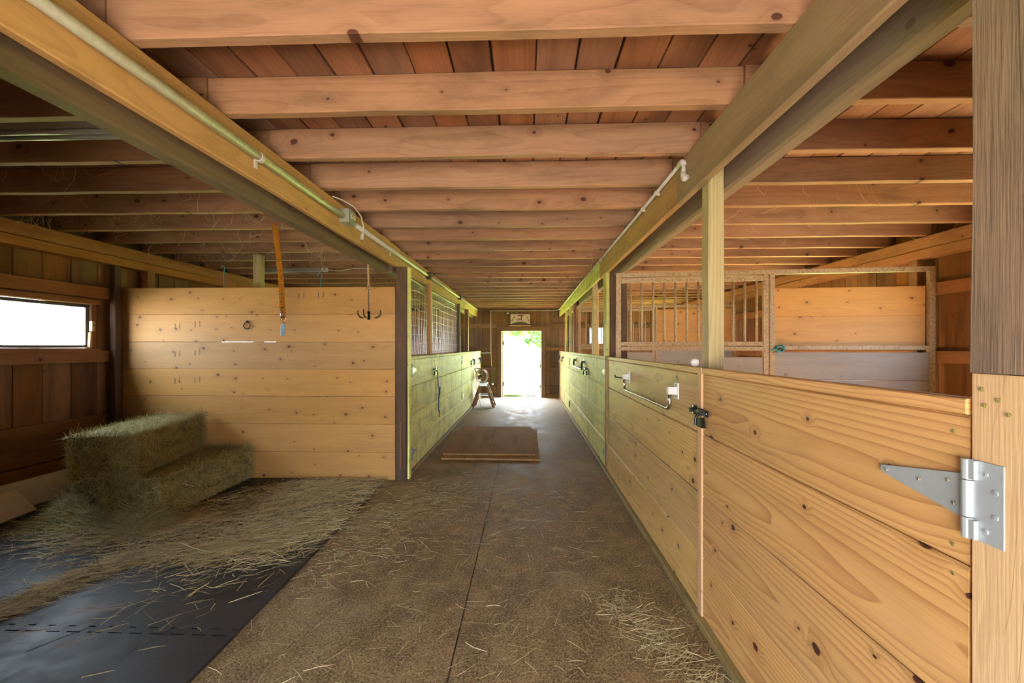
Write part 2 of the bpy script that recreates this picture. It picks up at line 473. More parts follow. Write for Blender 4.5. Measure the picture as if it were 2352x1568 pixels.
class MB:
    """Collects simple shapes into one mesh."""

    def __init__(s):
        s.v, s.f = [], []

    def add(s, vs, fs):
        k = len(s.v)
        s.v += [tuple(x) for x in vs]
        s.f += [tuple(i + k for i in f) for f in fs]
        return s

    def box(s, x0, x1, y0, y1, z0, z1, mat=None):
        vs = [Vector(p) for p in ((x0, y0, z0), (x1, y0, z0), (x1, y1, z0), (x0, y1, z0), (x0, y0, z1), (x1, y0, z1), (x1, y1, z1), (x0, y1, z1))]
        if mat is not None:
            vs = [mat @ v for v in vs]
        return s.add(vs, [(0, 3, 2, 1), (4, 5, 6, 7), (0, 1, 5, 4), (1, 2, 6, 5), (2, 3, 7, 6), (3, 0, 4, 7)])

    def bar(s, a, b, w, h, up=(0, 0, 1)):
        a, b = Vector(a), Vector(b)
        d = (b - a).normalized()
        up = Vector(up)
        if abs(d.dot(up)) > .98:
            up = Vector((1, 0, 0))
        sx = d.cross(up).normalized() * w / 2
        uy = sx.cross(d).normalized() * h / 2
        vs = [p + i * sx + j * uy for p in (a, b) for i, j in ((-1, -1), (1, -1), (1, 1), (-1, 1))]
        return s.add(vs, [(3, 2, 1, 0), (4, 5, 6, 7), (0, 1, 5, 4), (1, 2, 6, 5), (2, 3, 7, 6), (3, 0, 4, 7)])

    def tube(s, pts, r, n=8, cap=True):
        pts = [Vector(p) for p in pts]
        rings = []
        prev = None
        for i, p in enumerate(pts):
            d = (pts[min(i + 1, len(pts) - 1)] - pts[max(i - 1, 0)]).normalized()
            if prev is None:
                up = Vector((0, 0, 1)) if abs(d.z) < .9 else Vector((1, 0, 0))
                a = d.cross(up).normalized()
            else:
                a = (prev - d * prev.dot(d)).normalized()
            prev = a
            b2 = d.cross(a)
            rr = r[i] if isinstance(r, (list, tuple)) else r
            rings.append([p + (a * math.cos(2 * math.pi * k / n) + b2 * math.sin(2 * math.pi * k / n)) * rr for k in range(n)])
        vs = [v for ring in rings for v in ring]
        fs = []
        for i in range(len(pts) - 1):
            for k in range(n):
                fs.append((i * n + k, i * n + (k + 1) % n, (i + 1) * n + (k + 1) % n, (i + 1) * n + k))
        if cap:
            fs.append(tuple(range(n - 1, -1, -1)))
            fs.append(tuple((len(pts) - 1) * n + k for k in range(n)))
        return s.add(vs, fs)

    def prism(s, poly, axis, a0, a1):
        """Extrude a 2-D outline (ccw) along axis 'x','y','z'."""
        n = len(poly)

        def P(u, v, w):
            return {'z': (u, v, w), 'x': (w, u, v), 'y': (u, w, v)}[axis]
        vs = [P(u, v, a0) for u, v in poly] + [P(u, v, a1) for u, v in poly]
        fs = [tuple(range(n - 1, -1, -1)), tuple(range(n, 2 * n))]
        fs += [(i, (i + 1) % n, n + (i + 1) % n, n + i) for i in range(n)]
        return s.add(vs, fs)

    def ball(s, c, r, n=10, m=6, sq=(1, 1, 1)):
        c = Vector(c)
        vs = [c + Vector((0, 0, r * sq[2]))]
        for j in range(1, m):
            t = math.pi * j / m
            vs += [c + Vector((r * sq[0] * math.sin(t) * math.cos(2 * math.pi * k / n), r * sq[1] * math.sin(t) * math.sin(2 * math.pi * k / n), r * sq[2] * math.cos(t))) for k in range(n)]
        vs.append(c - Vector((0, 0, r * sq[2])))
        fs = [(0, 1 + k, 1 + (k + 1) % n) for k in range(n)]
        for j in range(m - 2):
            for k in range(n):
                a, b = 1 + j * n + k, 1 + j * n + (k + 1) % n
                fs.append((a, a + n, b + n, b))
        e = len(vs) - 1
        fs += [(e, 1 + (m - 2) * n + (k + 1) % n, 1 + (m - 2) * n + k) for k in range(n)]
        return s.add(vs, fs)

    def mesh(s, name, smooth=False):
        me = bpy.data.meshes.new(name)
        me.from_pydata(s.v, [], s.f)
        if smooth:
            me.polygons.foreach_set('use_smooth', [True] * len(me.polygons))
        me.update()
        return me

    def build(s, name, mat, parent=None, smooth=False, recal=True, local=False):
        me = s.mesh(name, smooth)
        if recal:
            import bmesh
            bm = bmesh.new()
            bm.from_mesh(me)
            bmesh.ops.recalc_face_normals(bm, faces=bm.faces)
            bm.to_mesh(me)
            bm.free()
        return link(name, me, mat, parent, I4.copy() if parent is not None and not local else None)


_plank_cache = {}


def plank_mesh(name, L, W, T, mat, seed=0, jit=.0018, bev=.003, seg=None):
    key = (name, round(L, 3), round(W, 3), round(T, 3), mat, seed, jit, bev)
    if key in _plank_cache:
        return _plank_cache[key]
    rr = random.Random(hash((round(L, 3), round(W, 3), seed)) & 0xffff)
    seg = seg or max(1, min(8, int(L / .35)))
    y, z, b = W / 2, T / 2, min(bev, T * .3, W * .3)
    sec = [(-y + b, -z), (y - b, -z), (y, -z + b), (y, z - b), (y - b, z), (-y + b, z), (-y, z - b), (-y, -z + b)]
    vs, fs = [], []
    for i in range(seg + 1):
        x = -L / 2 + L * i / seg
        j1, j2, j3 = (rr.uniform(-jit, jit) for _ in range(3))
        for (a, c) in sec:
            vs.append((x, a + (j1 if a > 0 else j2), c + j3 * .3))
    for i in range(seg):
        for k in range(8):
            fs.append((i * 8 + k, i * 8 + (k + 1) % 8, (i + 1) * 8 + (k + 1) % 8, (i + 1) * 8 + k))
    fs.append(tuple(range(7, -1, -1)))
    fs.append(tuple(seg * 8 + k for k in range(8)))
    me = bpy.data.meshes.new(name)
    me.from_pydata(vs, [], fs)
    me.materials.append(M[mat])
    _plank_cache[key] = me
    return me


AX = {'x': Vector((1, 0, 0)), 'y': Vector((0, 1, 0)), 'z': Vector((0, 0, 1))}


def plank(name, mat, parent, x0, x1, y0, y1, z0, z1, along, wide, seed=None, jit=.0018, bev=.003, tilt=0.0, space=None):
    """A board filling the box; grain runs ALONG one axis, its broad face is WIDE the other.
    With space given, the box is in that matrix' own frame."""
    lo = {'x': x0, 'y': y0, 'z': z0}
    hi = {'x': x1, 'y': y1, 'z': z1}
    thick = [a for a in 'xyz' if a not in (along, wide)][0]
    L, W, T = (hi[a] - lo[a] for a in (along, wide, thick))
    if seed is None:
        seed = rnd.randrange(3)
    me = plank_mesh(name, L, W, T, mat, seed, jit, bev)
    ex, ey = AX[along], AX[wide]
    ez = ex.cross(ey)
    m = Matrix((ex, ey, ez)).transposed().to_4x4()
    m.translation = Vector(((x0 + x1) / 2, (y0 + y1) / 2, (z0 + z1) / 2))
    if tilt:
        m = m @ Matrix.Rotation(tilt, 4, 'Z')
    if space is not None:
        m = space @ m
    return link(name, me, mat, parent, m)

# ------------------------------------------------------------------ the barn: main dimensions (metres)
XL, XR = -1.285, .885            # aisle faces of the stall fronts
WL, WR = -4.42, 3.95             # inner faces of the side walls' boards
YN, YF = -1.6, 12.17             # near and far gable walls
ZJ, ZC = 2.475, 2.645            # underside of the joists and of the deck boards

# floor, yard
fl = structure('floor')
JX, js = -.335, .004
ys = [YN - .1, 3.52, 7.6, YF + .12]
for y0, y1 in zip(ys[:-1], ys[1:]):
    for x0, x1 in ((-1.5, JX), (JX, .95)):
        MB().box(x0 + js, x1 - js, y0 + js, y1 - js, -.15, 0).build('concrete_slab', 'floor', fl)
MB().box(-4.6, -1.5, YN - .1, YF + .12, -.15, 0).build('concrete_slab', 'floor', fl)
MB().box(.95, 4.1, YN - .1, YF + .12, -.15, 0).build('concrete_slab', 'floor', fl)
MB().box(-1.6, 1.05, YN - .1, YF + .12, -.2, -.008).build('joint_fill', 'darkpost', fl)
MB().box(1.2, 3.93, .8, 8.1, 0, .02).box(1.2, 3.93, 8.8, 12.1, 0, .02).build('added_bounce_layer', 'bounce_pale', fl)  # unseen pale layer added to bounce sunlight up to the ceiling
gr = MB().box(-70, 70, -60, 120, -.5, -.06).build('ground', 'ground')
tag(gr, kind='structure')

# ceiling: deck boards over joists
ceil = structure('ceiling', (0, 0, 0))
x = -4.52
k = 0
while x < 4.05:
    w = .178 + (.012 if k % 3 == 0 else 0)
    plank('ceiling_board', 'deck', ceil, x + .003, x + w - .004, YN, YF + .02, ZC, ZC + .024 + .003 * (k % 2), 'y', 'x', seed=k % 3, jit=.003)
    x += w
    k += 1
MB().box(-4.6, 4.1, YN - .1, YF + .1, ZC + .05, ZC + .08).build('loft_floor', 'darkbeam', ceil)
for k in range(-6, 23):
    y = 1.48 + .477 * k
    dy = rnd.uniform(-.008, .008)
    for (a, b, z) in ((-4.40, -1.475, 0), (-1.47, .955, 0), (.96, 3.90, .004)):
        e = rnd.uniform(-.012, .012)
        plank('joist', 'joist', ceil, a, b, y + dy + e * .4, y + dy + e * .4 + .052, ZJ + z, ZC - .001, 'x', 'z', jit=.003, bev=.004)

# side walls: upright boards on girts, window openings cut into the boards


def side_wall(name, face, sgn, windows, y_from, y_to):
    """sgn: +1 when the room lies towards +x of the face."""
    wl = structure(name)
    xo, xi = (face - .028, face) if sgn > 0 else (face, face + .028)
    y, i = y_from, 0
    while y < y_to - .02:
        w = min(.235 + .012 * (i % 3), y_to - y)
        spans = [(-.08, 2.70)]
        for (wy0, wy1, wz0, wz1) in windows:
            if y + w > wy0 + .005 and y < wy1 - .005:
                spans = [(-.08, wz0), (wz1, 2.70)]
        off = rnd.uniform(-.003, .003)
        for (a, b) in spans:
            plank('wall_board', 'wall', wl, xo + off, xi + off, y + .003, y + w - .003, a, b, 'z', 'y', jit=.002)
        y += w
        i += 1
    gx = (face, face + .05) if sgn > 0 else (face - .05, face)
    px = (face, face + .115) if sgn > 0 else (face - .115, face)
    for (z0, z1) in ((1.90, 2.015), (1.25, 1.365)):
        plank('girt', 'girt', wl, *gx, windows[0][1] + .02 if windows[0][2] < 1 else y_from, y_to, z0, z1, 'y', 'z', jit=.003)
    plank('plate', 'girt', wl, *px, y_from, y_to, 2.26, 2.345, 'y', 'z', jit=.003)
    plank('plate', 'girt', wl, px[0] + (.0 if sgn > 0 else .012), px[1] - (.012 if sgn > 0 else .0), y_from, y_to, 2.35, ZJ - .003, 'y', 'z', jit=.003)
    plank('blocking', 'darkpost', wl, face - (.028 if sgn > 0 else -.005), face + (.005 if sgn > 0 else .028), y_from, y_to, ZJ, ZC, 'y', 'z')
    MB().box(face - .06 if sgn > 0 else face + .034, face - .034 if sgn > 0 else face + .06, windows[0][1] + .01 if windows[0][2] < 1 else y_from, y_to, -.08, 1.38).build('siding', 'darkpost', wl)
    MB().box(face - .06 if sgn > 0 else face + .034, face - .034 if sgn > 0 else face + .06, windows[0][1] + .01 if windows[0][2] < 1 else y_from, y_to, 1.84, 2.75).build('siding', 'darkpost', wl)
    prev = y_from
    for (wy0, wy1, wz0, wz1) in windows + [(y_to, y_to, 0, 0)]:
        MB().box(face - .06 if sgn > 0 else face + .034, face - .034 if sgn > 0 else face + .06, prev, wy0, 1.38, 1.84).build('siding', 'darkpost', wl)
        prev = wy1
    return wl


LWIN = [(2.86, 4.26, 1.38, 1.84), (6.2, 7.6, 1.38, 1.84), (9.4, 10.8, 1.38, 1.84)]
RWIN = [(2.40, 3.50, 1.38, 1.84), (5.0, 6.6, 1.38, 1.84), (9.4, 10.8, 1.38, 1.84)]
wall_l = side_wall('wall_left', WL, 1, LWIN, YN, YF)
wall_r = side_wall('wall_right', WR, -1, RWIN, YN, YF)
# kick boards low on the left wall
plank('kick_board', 'wall', wall_l, WL, WL + .035, .2, 4.52, .005, .345, 'y', 'z')
plank('kick_board', 'wall', wall_l, WL, WL + .04, .2, 4.52, .352, .70, 'y', 'z', tilt=.006)


def window(n, face, sgn, o):
    (y0, y1, z0, z1) = o
    w = structure('window_%d' % n)
    s = sgn

    def X(a, b):
        return (face + a * s, face + b * s) if s > 0 else (face + b * s, face + a * s)
    # casing round the opening
    for (a, b, c, d, al, wd) in ((y0 - .03, y1 + .05, z1 - .01, z1 + .045, 'y', 'z'), (y0 - .03, y1 + .05, z0 - .05, z0 + .012, 'y', 'z')):
        plank('casing', 'girt', w, *X(-.03, .052), a, b, c, d, al, wd)
    for (a, b) in ((y0 - .03, y0 + .015), (y1 - .0, y1 + .05)):
        plank('casing', 'girt', w, *X(-.03, .012), a, b, z0 + .013, z1 - .011, 'z', 'y')
    # sash and pane
    for (a, b, c, d) in ((y0 + .02, y1 - .005, z1 - .045, z1 - .012), (y0 + .02, y1 - .005, z0 + .014, z0 + .04)):
        plank('sash_rail', 'sash', w, *X(-.028, -.004), a, b, c, d, 'y', 'z')
    for (a, b) in ((y0 + .018, y0 + .05), (y1 - .045, y1 - .004)):
        plank('sash_stile', 'sash', w, *X(-.028, -.004), a, b, z0 + .041, z1 - .046, 'z', 'y')
    MB().box(*X(-.019, -.014), y0 + .05, y1 - .045, z0 + .04, z1 - .045).build('pane', 'glass', w)
    return w


win1 = window(1, WL, 1, LWIN[0])
MB().box(WL + .02, WL + .05, 4.225, 4.255, 1.56, 1.66).build('hinge_plate', 'treated', win1)
MB().ball((WL + .055, 4.24, 1.62), .008).build('hinge_screw', 'iron', win1)
plank('splintered_strip', 'trim', win1, WL - .004, WL + .03, 4.226, 4.245, 1.40, 1.55, 'z', 'y', jit=.006)
portals = []
for o in LWIN:
    portal((WL - .07, (o[0] + o[1]) / 2, (o[2] + o[3]) / 2), (0, R(-90), 0), o[3] - o[2], o[1] - o[0])
for o in RWIN:
    portal((WR + .07, (o[0] + o[1]) / 2, (o[2] + o[3]) / 2), (0, R(90), 0), o[3] - o[2], o[1] - o[0])

# far gable wall with the open door and a small window
wf = structure('wall_far')
DX0, DX1, DZ = -.72, .39, 1.85
x, i = -4.45, 0
while x < 3.95:
    w = .232 + .01 * (i % 4)
    for edge in (DX0, DX1, 1.72, 2.42):
        if x < edge < x + w:
            w = edge - x
    spans = [(-.05, 2.68)]
    if x + w > DX0 + .01 and x < DX1 - .01:
        spans = [(DZ, 2.68)]
    elif x + w > 1.73 and x < 2.41:
        spans = [(-.05, 1.50), (1.98, 2.68)]
    off = rnd.uniform(-.003, .003)
    for (a, b) in spans:
        plank('wall_board', 'far', wf, x + .003, x + w - .003, YF + off, YF + off + .028, a, b, 'z', 'x')
    x += w
    i += 1
for (a, b) in ((-4.42, DX0 - .13), (DX1 + .13, 3.9)):
    for (z0, z1) in ((.0, .09), (.24, .32), (.76, .84), (1.30, 1.40), (1.93, 2.06)):
        if z0 > 1.2 and z0 < 1.9 and a > 0:
            plank('girt', 'far', wf, a, b, YF - .05, YF - .002, z0, z1, 'x', 'z')
        else:
            plank('girt', 'far', wf, a, b, YF - .05, YF - .002, z0, z1, 'x', 'z')
for (a, b) in ((-4.6, DX0), (DX1, 1.72), (2.42, 4.1)):
    MB().box(a, b, YF + .034, YF + .06, -.05, 2.75).build('siding', 'darkpost', wf)
MB().box(DX0, DX1, YF + .034, YF + .06, DZ, 2.75).build('siding', 'darkpost', wf)
MB().box(1.72, 2.42, YF + .034, YF + .06, -.05, 1.5).build('siding', 'darkpost', wf)
MB().box(1.72, 2.42, YF + .034, YF + .06, 1.98, 2.75).build('siding', 'darkpost', wf)
plank('header', 'far', wf, DX0 - .125, DX1 + .125, YF - .06, YF - .003, DZ, DZ + .13, 'x', 'z')
for (a, b) in ((DX0 - .115, DX0), (DX1, DX1 + .115)):
    plank('door_post', 'far', wf, a, b, YF - .06, YF - .003, 0, DZ - .001, 'z', 'x')
portal(((DX0 + DX1) / 2, YF + .08, DZ / 2), (R(-90), 0, 0), DX1 - DX0, DZ)
w2 = structure('window_2')
for (a, b, c, d, al, wd) in ((1.72, 2.42, 1.96, 2.02, 'x', 'z'), (1.72, 2.42, 1.46, 1.51, 'x', 'z')):
    plank('casing', 'far', w2, a, b, YF - .03, YF + .03, c, d, al, wd)
for (a, b) in ((1.69, 1.74), (2.06, 2.085), (2.40, 2.45)):
    plank('sash_stile', 'sash', w2, a, b, YF - .01, YF + .025, 1.512, 1.958, 'z', 'x')
MB().box(1.74, 2.40, YF + .006, YF + .010, 1.512, 1.958).build('pane', 'glass', w2)
portal((2.07, YF + .08, 1.74), (R(-90), 0, 0), .66, .45)
# door leaf, swung wide open outside on its left hinge
d1 = structure('door_1')
hs = Matrix.Translation(Vector((DX0 + .035, YF + .07, 0))) @ Matrix.Rotation(R(87), 4, 'Z')
for i in range(4):
    plank('door_board', 'far', d1, i * .265 + .002, (i + 1) * .265 - .002, 0, .026, -.02, DZ - .03, 'z', 'x', space=hs)
for z in (.3, 1.45):
    plank('door_ledge', 'far', d1, .03, 1.03, -.03, -.001, z, z + .12, 'x', 'z', space=hs)

# near gable wall (behind the camera) with its wide sliding-door opening
wn_ = structure('wall_near')
NX0, NX1, NZ = -1.15, .68, 1.66
x, i = -4.45, 0
while x < 3.95:
    w = .3 + .01 * (i % 3)
    for edge in (NX0, NX1):
        if x < edge < x + w:
            w = edge - x
    a = NZ if NX0 - .01 <= x < NX1 - .01 else -.05
    plank('wall_board', 'far', wn_, x + .003, x + w - .003, YN - .05, YN - .02, a, 2.70, 'z', 'x')
    x += w
    i += 1
portal(((NX0 + NX1) / 2, YN - .1, NZ / 2), (R(90), 0, 0), NX1 - NX0, NZ)

# roof above, so that daylight only comes through the openings
rf = structure('roof')
for s in (-1, 1):
    vs = [(-.25, YN - .5, 5.2), (-.25, YF + .5, 5.2), (-.25 + s * 4.62, YF + .5, 2.76), (-.25 + s * 4.62, YN - .5, 2.76)]
    MB().add(vs + [(a, b, c + .06) for a, b, c in vs], [(0, 1, 2, 3), (7, 6, 5, 4), (0, 4, 5, 1), (1, 5, 6, 2), (2, 6, 7, 3), (3, 7, 4, 0)]).build('roof_slope', 'darkpost', rf)
for y in (YN - .06, YF + .05):
    MB().prism([(-4.6, 2.7), (4.1, 2.7), (-.25, 5.15)], 'y', y, y + .02).build('gable', 'far', rf)

# ------------------------------------------------------------------ aisle beams
bl = thing('timber_beam', 'tan pine beam carrying the long pipe, above the left stall fronts', 'beam', (-1.405, 4.5, 2.25))
plank('near_timber', 'beam', bl, -1.425, -1.385, YN, 4.70, 2.25, 2.470, 'y', 'z', jit=.004, bev=.005)
plank('far_timber', 'beam', bl, -1.425, -1.385, 4.704, YF - .06, 2.235, 2.470, 'y', 'z', jit=.004, bev=.005)
bl2 = thing('timber_beam', 'dark brown beam just behind the pipe-carrying one, bottom edge lower, over the hay bay', 'beam', (-1.53, 1, 2.2))
plank('timber', 'brownbeam', bl2, -1.58, -1.49, YN, 4.60, 2.20, 2.470, 'y', 'z', jit=.004, bev=.010)
bl3 = thing('timber_beam', 'dark beam behind the wire-screened left stalls', 'beam', (-1.53, 8, 2.22))
plank('timber', 'darkbeam', bl3, -1.58, -1.49, 4.76, YF - .06, 2.22, 2.470, 'y', 'z', jit=.004, bev=.008)
br = thing('timber_beam', 'aisle-side beam above the right stall fronts, thin white pipe on its far half', 'beam', (.905, 4.5, 2.24))
plank('near_timber', 'greybeam', br, .885, .925, YN, 2.60, 2.24, 2.470, 'y', 'z', jit=.004, bev=.006)
plank('middle_timber', 'beam', br, .886, .924, 2.604, 5.35, 2.24, 2.470, 'y', 'z', jit=.004, bev=.005)
plank('far_timber', 'green', br, .886, .924, 5.354, YF - .06, 2.25, 2.470, 'y', 'z', jit=.004, bev=.005)
br2 = thing('timber_beam', 'dusty grey beam on the stall side of the new square post', 'beam', (1.04, 2, 2.2))
plank('timber', 'darkbeam', br2, 1.012, 1.085, YN, 4.90, 2.20, 2.472, 'y', 'z', jit=.005, bev=.012)
br3 = thing('timber_beam', 'grey beam behind the far right stall fronts', 'beam', (1.04, 8, 2.22))
plank('timber', 'darkbeam', br3, 1.012, 1.085, 5.10, YF - .06, 2.22, 2.472, 'y', 'z', jit=.004, bev=.008)


def post(label, mat, x0, x1, y0, y1, z0, z1, extra=None):
    t = thing('timber_post', label, 'post', ((x0 + x1) / 2, (y0 + y1) / 2, z0))
    plank('timber', mat, t, x0, x1, y0, y1, z0, z1, 'z', 'x', jit=.003, bev=.006)
    return t


p = post('dark rough post at the right end of the pale plank divider', 'darkpost', -1.378, -1.274, 4.53, 4.66, 0, 2.247)
plank('bark_flake', 'redpost', p, -1.335, -1.318, 4.522, 4.531, .12, .62, 'z', 'x', jit=.006)
plank('stud', 'green', p, -1.272, -1.250, 4.58, 4.66, 0, 2.247, 'z', 'x')
post('pale new square post between the two left wire screens', 'beam', -1.382, -1.292, 5.80, 5.89, 1.31, 2.247)
post('dark post between the second left wire screen and the far open bays', 'darkpost', -1.382, -1.292, 8.30, 8.40, 0, 2.233)
post('thin post between the far open bays of the left stalls', 'redpost', -1.382, -1.295, 9.55, 9.63, 1.31, 2.233)
post('pale greenish new square post beside the near gate', 'treated', .928, 1.010, 2.26, 2.352, 0, 2.474)
post('near black wide post between the two right stalls', 'darkpost', .93, 1.125, 4.93, 5.07, 0, 2.198)
p = post('added strip on the aisle face of the near black post, green light in its colour', 'green', .886, .929, 4.93, 5.10, 1.30, 2.238)  # stands in for the post's lit face, green light put into the colour
post('square post rising from the second right stall gate', 'treated', .93, 1.012, 6.20, 6.29, 0, 2.474)
post('dark post where the far barred divider meets the right aisle', 'redpost', .93, 1.0, 8.80, 8.92, 0, 2.474)
post('slim pale post behind the far right stall front', 'green', .886, .928, 9.10, 9.19, 1.30, 2.248)
post('slim pale post nearest the far wall on the right', 'green', .886, .928, 10.15, 10.24, 1.30, 2.248)
post('dark corner post of the left wall beside the pale plank divider', 'darkpost', WL + .052, WL + .12, 4.40, 4.475, 0, 2.258)
post('brown post against the left wall rising behind the plank divider', 'girt', WL + .052, WL + .15, 4.76, 4.86, 0, 2.258)
post('pale new post sticking up behind the pale plank divider', 'treated', -3.175, -3.085, 4.93, 5.02, 0, ZJ - .002)
post('dark brown corner post of the right wall beside the barred divider', 'redpost', WR - .115, WR - .052, 4.42, 4.52, 0, 2.258)

# ------------------------------------------------------------------ stall fronts
ROWS = [(.040, .336), (.339, .645), (.648, .957), (.960, 1.262)]


def front(name, label, cat, x_face, sgn, y0, y1, mat, rows=ROWS, cap=True, split=None, group=None, cap_mat=None):
    """A run of four wide boards under a cap; sgn=+1: the stall lies towards +x."""
    t = thing(name, label, cat, (x_face, (y0 + y1) / 2, 0), group=group)
    for i, (a, b) in enumerate(rows):
        off = rnd.uniform(0, .003)
        xs = (x_face + off, x_face + off + .027) if sgn > 0 else (x_face - off - .027, x_face - off)
        cuts = [y0, y1]
        if split and i in split:
            cuts = [y0, y0 + (y1 - y0) * split[i], y1]
        for c0, c1 in zip(cuts[:-1], cuts[1:]):
            plank('board', mat, t, *xs, c0 + .002, c1 - .002, a, b, 'y', 'z', jit=.0012, bev=.007 if mat == 'green' else .005)
    if cap:
        xs = (x_face - .004, x_face + .034) if sgn > 0 else (x_face - .034, x_face + .004)
        plank('cap_rail', cap_mat or mat, t, *xs, y0 + .001, y1 - .001, 1.264, 1.296, 'y', 'x', jit=.0015)
    return t


def hinge_T(t, x, y, z, dirn, sgn, s=1.0, mat='galv'):
    """Strap hinge on plane x; strap points to +y*dirn, leaf to the other side; sgn: aisle is at x*sgn side."""
    X0, X1 = x, x + .004 * sgn
    lo, hi = min(X0, X1), max(X0, X1)
    h = MB()
    h.prism([(y + dirn * .205 * s, z + .008 * s), (y + dirn * .205 * s, z - .008 * s), (y, z - .045 * s), (y, z + .045 * s)], 'x', lo, hi)
    o = h.build('hinge_strap', mat, t)
    b = MB()
    for (a, c) in ((-.078, -.038), (-.036, .036), (.038, .078)):
        b.tube([(x + .006 * sgn, y - dirn * .012 * s, z + a * s), (x + .006 * sgn, y - dirn * .012 * s, z + c * s)], .0105 * s, 12)
    b.build('hinge_barrel', mat, t, smooth=False)
    l = MB()
    l.prism([(y - dirn * .022 * s, z + .078 * s), (y - dirn * .075 * s, z + .078 * s), (y - dirn * .075 * s, z - .078 * s), (y - dirn * .022 * s, z - .078 * s)], 'x', lo, hi)
    l.box(*sorted((x, x + .013 * s * sgn)), min(y - dirn * .012 * s, y - dirn * .03 * s), max(y - dirn * .012 * s, y - dirn * .03 * s), z + .040 * s, z + .077 * s)
    l.box(*sorted((x, x + .013 * s * sgn)), min(y - dirn * .012 * s, y - dirn * .03 * s), max(y - dirn * .012 * s, y - dirn * .03 * s), z - .077 * s, z - .040 * s)
    l.build('hinge_leaf', mat, t)


def screw(t, x, y, z, sgn, mat='zinc', r=.0048):
    m = MB().tube([(x, y, z), (x + .0022 * sgn, y, z)], r, 10)
    m.box(min(x, x + .0027 * sgn), max(x, x + .0027 * sgn), y - r * .7, y + r * .7, z - r * .16, z + r * .16)
    m.box(min(x, x + .0027 * sgn), max(x, x + .0027 * sgn), y - r * .16, y + r * .16, z - r * .7, z + r * .7)
    return m.build('screw', mat, t)


def latch(label, x, y, z, sgn, s=1.0):
    """Black cast gate latch: keeper with round bolt, body plate and hanging lever."""
    t = thing('gate_latch', label, 'latch', (x, y, z))
    A = sgn
    m = MB()
    m.box(*sorted((x, x + A * .006 * s)), y - .095 * s, y + .02 * s, z - .004 * s, z + .028 * s)
    m.box(*sorted((x, x + A * .030 * s)), y - .06 * s, y - .012 * s, z + .0 * s, z + .026 * s)
    m.build('body', 'black', t)
    m = MB()
    m.tube([(x + A * .022 * s, y - .088 * s, z + .012 * s), (x + A * .022 * s, y + .075 * s, z + .012 * s)], .0075 * s, 10)
    m.tube([(x + A * .022 * s, y - .035 * s, z + .012 * s), (x + A * .040 * s, y - .035 * s, z - .012 * s), (x + A * .042 * s, y - .033 * s, z - .050 * s)], .007 * s, 8)
    m.build('bolt', 'black', t)
    m = MB()
    m.box(*sorted((x, x + A * .006 * s)), y + .055 * s, y + .098 * s, z - .012 * s, z + .034 * s)
    m.box(*sorted((x, x + A * .034 * s)), y + .060 * s, y + .072 * s, z + .001 * s, z + .024 * s)
    m.build('keeper', 'black', t)
    m = MB()
    m.prism([(y - .07 * s, z - .060 * s), (y - .005 * s, z - .060 * s), (y - .005 * s, z - .018 * s), (y - .05 * s, z - .010 * s)], 'x', *sorted((x + A * .004 * s, x + A * .024 * s)))
    m.build('lever', 'black', t)
    for (a, c) in ((.088, .030), (.088, -.006), (-.083, .012)):
        screw(t, x + A * .006 * s, y + a * s, z + c * s, A, 'chrome', .0045 * s)
    return t


# near right: hinged gate, its T hinge and post
ng = front('stall_gate', 'orange pine board gate with a big T hinge, nearest on the right', 'gate', XR, 1, .905, 2.228, 'gate', cap_mat='gate')
hinge_T(ng, XR, .912, 1.10, 1, -1)
for (yy, zz) in ((1.098, 1.10), (1.01, 1.104), (.942, 1.122), (.930, 1.078)):
    screw(ng, XR - .004, yy, zz, -1, 'zinc')
for (yy, zz) in ((.868, 1.155), (.850, 1.125), (.850, 1.078), (.868, 1.045)):
    screw(ng, XR - .004, yy, zz, -1, 'galv', .0052)
for (a, b) in ((.935, 1.225), (.938, .99), (.937, .93), (2.20, 1.23), (2.205, .99), (2.20, .92), (2.20, .68), (2.20, .61), (.94, .67)):
    screw(ng, XR + .002, a, b, -1, 'brass', .0042)
plank('edge_strip', 'trim', ng, XR - .006, XR + .012, 2.232, 2.286, .035, 1.296, 'z', 'y')
MB().box(XR + .010, XR + .022, .93, 1.03, 1.296, 1.299).build('slot_plate', 'chrome', ng)

pg = thing('gate_post', 'pale pine gate post on the right edge carrying the T hinge', 'post', (.93, .83, 0))
plank('timber', 'newpost', pg, XR - .001, XR + .09, .72, .900, 0, 1.348, 'z', 'y', jit=.001)
for (a, b) in ((.878, 1.318), (.872, 1.287), (.848, 1.30), (.830, 1.275)):
    screw(pg, XR - .001, a, b, -1, 'brass', .0045)
pw = thing('weathered_timber', 'grey weathered thick upright timber overhanging the pale gate post', 'timber', (.93, .8, 1.35))
plank('timber', 'weather', pw, .858, .985, .66, .884, 1.351, 2.47, 'z', 'y', jit=.006, bev=.008)

rp = front('stall_front_panel', 'fixed board panel with the blanket bar, between near gate and dark post', 'panel', XR, 1, 2.290, 4.86, 'panel')
for o in [c for c in rp.children]:
    pass
plank('batten', 'redpost', rp, XR - .014, XR - .002, 4.875, 4.93, .04, 1.30, 'z', 'y')
g2 = front('stall_gate', 'stained yellow green board gate beyond the dark post on the right', 'gate', XR, 1, 4.935, 6.46, 'green', split={1: .55, 2: .4})
hinge_T(g2, XR, 4.96, 1.12, 1, -1, .9, 'galv')
hinge_T(g2, XR, 4.96, .20, 1, -1, .9, 'galv')
rp2 = front('stall_front_panel', 'yellow green board panel with black bar beyond the second right gate', 'panel', XR, 1, 6.47, 9.06, 'green', split={0: .5, 1: .3, 2: .6})
g3 = front('stall_gate', 'third stall gate on the right, pale green, with small black hinges', 'gate', XR, 1, 9.10, 10.40, 'green')
hinge_T(g3, XR, 9.13, 1.10, 1, -1, .9, 'black')
